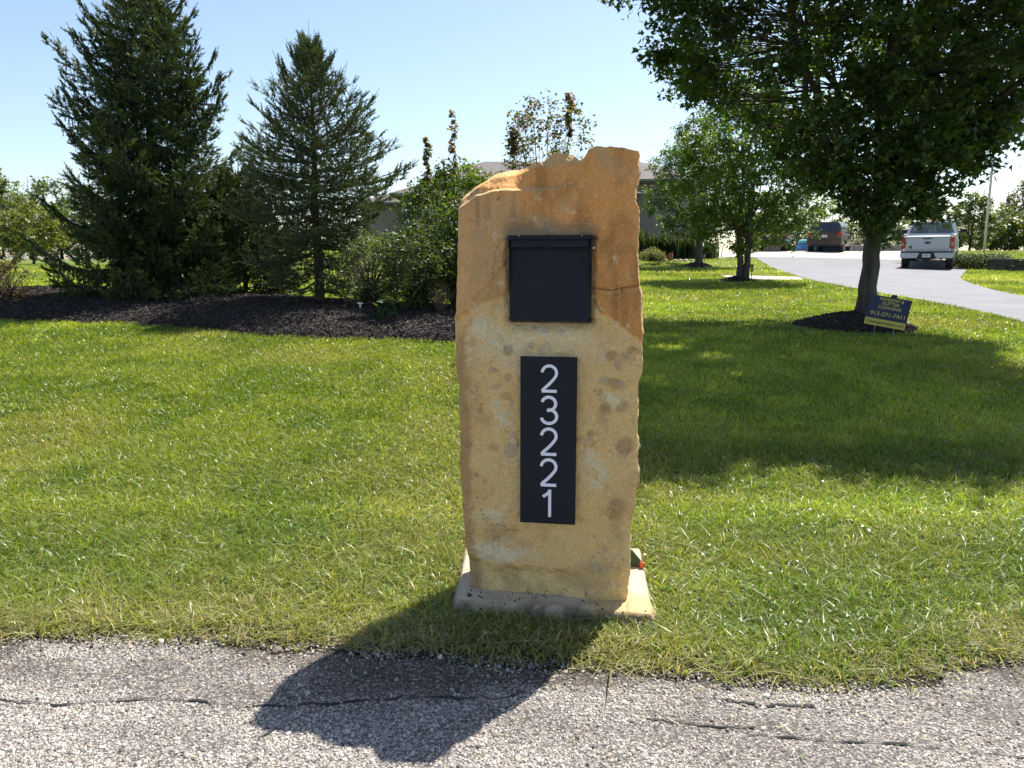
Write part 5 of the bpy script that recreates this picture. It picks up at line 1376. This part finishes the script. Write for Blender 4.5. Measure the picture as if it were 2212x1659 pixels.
bm = bmesh.new(); cyl(bm, (0, 0, .2155), (0, 0, .235), .047, .040, 20); bobj('cap', bm, mat('cap_pale', (.62, .63, .64), .3), t)

# ------------------------------------------------------------------ yard sign
def text_obj(body, size, m, parent, bold=0.0, sx=1.0, loc=(0, 0, 0), name='lettering', width=None):
    cu = bpy.data.curves.new('txt', 'FONT'); cu.body = body; cu.size = size; cu.align_x = 'CENTER'; cu.align_y = 'CENTER'; cu.offset = bold; cu.extrude = .0008
    o = bpy.data.objects.new('txt', cu); COL.objects.link(o); bpy.context.view_layer.update()
    me = bpy.data.meshes.new_from_object(o.evaluated_get(bpy.context.evaluated_depsgraph_get()))
    bpy.data.objects.remove(o); me.materials.clear(); me.materials.append(m)
    xs_ = [v.co.x for v in me.vertices]; k = (width / (max(xs_) - min(xs_))) if width else sx
    for v in me.vertices: v.co = Vector((v.co.x * k + loc[0], -v.co.z + loc[1], v.co.y + loc[2]))
    q = bpy.data.objects.new(name, me); COL.objects.link(q); q.parent = parent
    return q
def yard_sign():
    tl, tr, br, bl = at(1877.6, 633.5, 11.05), at(1965, 650.7, 10.9), at(1959.7, 713.7, 10.9), at(1870, 699.4, 11.05)
    c = (tl + tr + br + bl) / 4; W = ((tr - tl).length + (br - bl).length) / 2; H_ = ((tl - bl).length + (tr - br).length) / 2
    gz_ = tz1(c.x, c.y); rz = math.atan2(tr.y - tl.y, tr.x - tl.x); roll = math.atan2(-(tr.z - tl.z), (tr.x - tl.x)) * .85
    t = thing('yard_sign', (c.x, c.y, gz_), 'tilted navy and yellow yard sign for window and gutter cleaning by the maple trunk', 'yard sign', 0)
    t.rotation_euler = (0, 0, rz)
    hz = c.z - gz_
    Rm = Matrix.Rotation(roll, 4, 'Y')
    def put(o):
        o.data.transform(Matrix.Translation((0, 0, hz)) @ Rm); return o
    navy = mat('navy_print', (.018, .030, .085), .5, var=.05); yel = mat('yellow_print', (.62, .52, .10), .5, var=.04)
    bm = bmesh.new(); box(bm, (0, 0, 0), (W, .005, H_), 0); bd = put(bobj('board', bm, navy, t))
    bm = bmesh.new(); box(bm, (0, -.0035, -H_ / 2 + H_ * .115), (W - .002, .0015, H_ * .23), 0); put(bobj('yellow_band', bm, yel, bd))
    for i, (s, z_, wd, sz) in enumerate([('WINDOW &', .40, .60, .10), ('GUTTER', .265, .42, .10), ('CLEANING', .13, .56, .10), ('913-271-7411', -.10, .84, .13)]):
        put(text_obj(s, sz * H_ * 1.42, yel, bd, .0011, loc=(.012, -.0032, z_ * H_), width=wd * W))
    put(text_obj('Creatingkckingdom.com', .085 * H_ * 1.4, mat('black_print', (.02, .02, .03), .5), bd, .0005, loc=(0, -.0052, -.385 * H_), width=.90 * W))
    for px in (1890, 1928):
        tp = at(px + 1.5, 712, c.y); x_ = tp.x - c.x
        bm = bmesh.new(); cyl(bm, (x_ - .01, .004, -.05), (x_ + .005, .004, hz * .9), .0035, n=6); bobj('wire_leg', bm, mat('wire_steel', (.4, .4, .4), .4, 1.0), t)
yard_sign()

# ------------------------------------------------------------------ lawn blades
def blades(P, h, w_, col, seg, lean):
    n = len(P); az = rng.uniform(0, 2 * np.pi, n); la = rng.uniform(0, 2 * np.pi, n)
    ld = np.stack([np.cos(la), np.sin(la)], 1); sd_ = np.stack([np.cos(az), np.sin(az)], 1)
    V = []
    for k in range(seg + 1):
        t = k / seg
        x = P[:, 0] + ld[:, 0] * h * lean * t * t; y = P[:, 1] + ld[:, 1] * h * lean * t * t; z = P[:, 2] + h * (t - .35 * np.minimum(lean, 1.6) * t * t)
        if k < seg:
            ww = w_ * (1 - t ** 2 * .8) * .5
            V += [np.stack([x - sd_[:, 0] * ww, y - sd_[:, 1] * ww, z], 1), np.stack([x + sd_[:, 0] * ww, y + sd_[:, 1] * ww, z], 1)]
        else: V.append(np.stack([x, y, z], 1))
    k = 2 * seg + 1; V = np.stack(V, 1).reshape(-1, 3); b = np.arange(n)[:, None] * k
    Q = [b + [2 * i, 2 * i + 1, 2 * i + 3, 2 * i + 2] for i in range(seg - 1)]; T = b + [2 * seg - 2, 2 * seg - 1, 2 * seg]
    return V, (np.concatenate(Q) if Q else np.zeros((0, 4), int)), T, np.repeat(col, k, 0)
def lawn_mask(x, y):
    ok = (y > edge_y(x) - .02)
    inb = (x > BED_X0) & (x < BED_X1) & (y > bed_front(x) + .02) & (y < bed_front(x) + bed_depth(x)); ok &= ~inb
    for r in RINGS: ok &= np.hypot(x - r[0], y - r[1]) > r[2] * .97
    for p in (DRIVE, APRON, WALK, PATH): ok &= ~in_poly(x, y, p)
    ok &= ~in_poly(x, y - .035 - .05 * noise(x * 14, y * 3, 7), SLAB) | (y > 3.45) & ~in_poly(x, y, SLAB)
    ok &= ~((y > 38) & (x > -9) & (x < 17))
    return ok
def grass_col(x, y, n):
    big = fbm(x * .45, y * .45, 6, 3); pat = fbm(x * 2.3, y * 2.3, 16, 3)
    a = np.array([.165, .255, .026]); b = np.array([.27, .35, .050]); c = np.array([.36, .38, .11])
    m = sstep(.35, .65, pat)[:, None]; col = a + (b - a) * m
    m = sstep(.5, .7, big)[:, None]; col = col + (c - col) * m * .8
    near = sstep(7.5, 3.4, y)[:, None]
    col = col + (np.array([.22, .31, .085]) - col) * near * .4
    bnd = fbm(x * .22 + y * .05, y * (1.5 - .9 * sstep(5, 14, y)), 26, 3); m = sstep(.42, .66, bnd)[:, None]
    col = col * (.80 + .42 * m) + np.array([.04, .03, .01]) * m
    col = col * np.array([1.17, 1.08, 1.0])
    col = col * rng.uniform(.65, 1.35, (n, 1)) * rng.uniform(.92, 1.08, (n, 3))
    e = y - edge_y(x)
    dry = rng.random(n) < (.035 + .10 * near[:, 0] * sstep(.35, .6, pat) + .45 * sstep(.45, .05, e + (fbm(x * 3, y * 3, 9, 2) - .5) * .4))
    col[dry] = np.array([.46, .40, .22]) * rng.uniform(.55, 1.15, (dry.sum(), 1))
    return col
VS = []; QS = []; TS = []; CS = []; off_ = 0
BANDS = [(2.6, 4.2, 120000, 4, .070, .0058, 1.15), (4.2, 6.5, 170000, 3, .066, .0078, 1.05), (6.5, 10.5, 210000, 2, .058, .010, .9), (10.5, 17, 190000, 2, .062, .016, .85), (17, 30, 150000, 1, .07, .030, .7), (30, 48, 70000, 1, .08, .05, .6)]
BANDS += [(2.6, 5.4, -1300, 4, .075, .0085, 1.2)]
for y0, y1, n, seg, h0, w0, ln in BANDS:
    tufts = n < 0; n = abs(n)
    y = y0 + (y1 - y0) * rng.random(n); x = (rng.random(n) * 2 - 1) * (.72 * y + .9)
    ok = lawn_mask(x, y)
    if y0 < 4:
        e = y - edge_y(x); ok &= rng.random(n) < np.clip(.12 + e / .16 + (fbm(x * 7, y * 7, 2, 2) - .5) * 1.3, .03, 1)
    x, y = x[ok], y[ok]
    if tufts:
        x = np.repeat(x, 13); y = np.repeat(y, 13); x = x + rng.normal(0, .012, len(x)); y = y + rng.normal(0, .012, len(y))
    n = len(x)
    tuft = fbm(x * 5, y * 5, 3, 3); h = h0 * rng.uniform(.55, 1.35, n) * (.7 + .7 * tuft)
    if y0 < 4 and not tufts:
        long_ = rng.random(n) < .06; h[long_] *= 1.6
        h *= .6 + .4 * sstep(.0, .25, y - edge_y(x))
    P = np.stack([x, y, tz(x, y) - .004], 1)
    v, q, t_, c = blades(P, h, w0 * rng.uniform(.7, 1.3, n), grass_col(x, y, n), seg, rng.gamma(2.4, .42, n) * ln)
    VS.append(v); QS.append(q + off_); TS.append(t_ + off_); CS.append(c); off_ += len(v)
grass = nmesh('grass', np.concatenate(VS), [np.concatenate([q for q in QS if len(q)]), np.concatenate(TS)], M['grass'], col=np.concatenate(CS))
tag(grass, 'mown green lawn grass with dry blades near the road', 'grass', kind='stuff')
print('grass verts', off_)

# clover leaves and white clover heads among the grass
def clover():
    n = 26000; y = 2.7 + 10.5 * rng.random(n) ** 1.7; x = (rng.random(n) * 2 - 1) * (.72 * y + .6)
    ok = lawn_mask(x, y) & (y - edge_y(x) > .22 + .3 * noise(x * 4, y * 4)) & (fbm(x * 1.6, y * 1.6, 30, 3) + rng.uniform(-.12, .12, n) > .52); x, y = x[ok], y[ok]; n = len(x)
    z = tz(x, y) + rng.uniform(.012, .05, n); a0 = rng.uniform(0, 6.28, n); s = rng.uniform(.008, .014, n) * (1 + .05 * y)
    V = []; 
    for k in range(3):
        a = a0 + k * 2.094; cx_ = x + np.cos(a) * s * .6; cy_ = y + np.sin(a) * s * .6
        for j in range(5):
            b = j * 2 * np.pi / 5; V.append(np.stack([cx_ + np.cos(a + b) * s * .55, cy_ + np.sin(a + b) * s * .55, z + rng.uniform(-.3, .3, n) * s], 1))
    V = np.stack(V, 1).reshape(-1, 3); F = np.concatenate([np.arange(n)[:, None] * 15 + np.arange(5)[None] + 5 * k for k in range(3)])
    c = np.array([.10, .19, .03]) * rng.uniform(.7, 1.4, (n, 1))
    o = nmesh('clover', V, [F], M['grass'], col=np.repeat(c, 15, 0)); tag(o, 'small round clover leaves growing through the lawn', 'clover', kind='stuff')
    n = 1500; y = 3.0 + 12 * rng.random(n) ** 1.5; x = (rng.random(n) * 2 - 1) * (.72 * y + .3)
    ok = lawn_mask(x, y) & (fbm(x * 1.1 + 3, y * 1.1, 33, 2) > .42); x, y = x[ok], y[ok]; n = len(x); k = 26
    z = tz(x, y) + rng.uniform(.035, .075, n); P = np.stack([x, y, z], 1); r = rng.uniform(.006, .010, n)
    D = rvec(n * k).reshape(n, k, 3); C = (P[:, None] + D * r[:, None, None] * .5).reshape(-1, 3); D = D.reshape(-1, 3); rr = np.repeat(r, k)[:, None]
    s = np.cross(D, rvec(n * k)); V = np.stack([C - s * rr * .22, C + s * rr * .22, C + D * rr * .7], 1).reshape(-1, 3)
    o = nmesh('clover_flowers', V, [np.arange(len(V)).reshape(-1, 3)], M['leaf'], col=np.repeat(np.repeat(np.array([.55, .50, .44]) * rng.uniform(.6, 1.15, (n, 1)), k, 0), 3, 0))
    tag(o, 'tiny white clover flower heads dotted through the near lawn', 'clover flowers', kind='stuff')
clover()
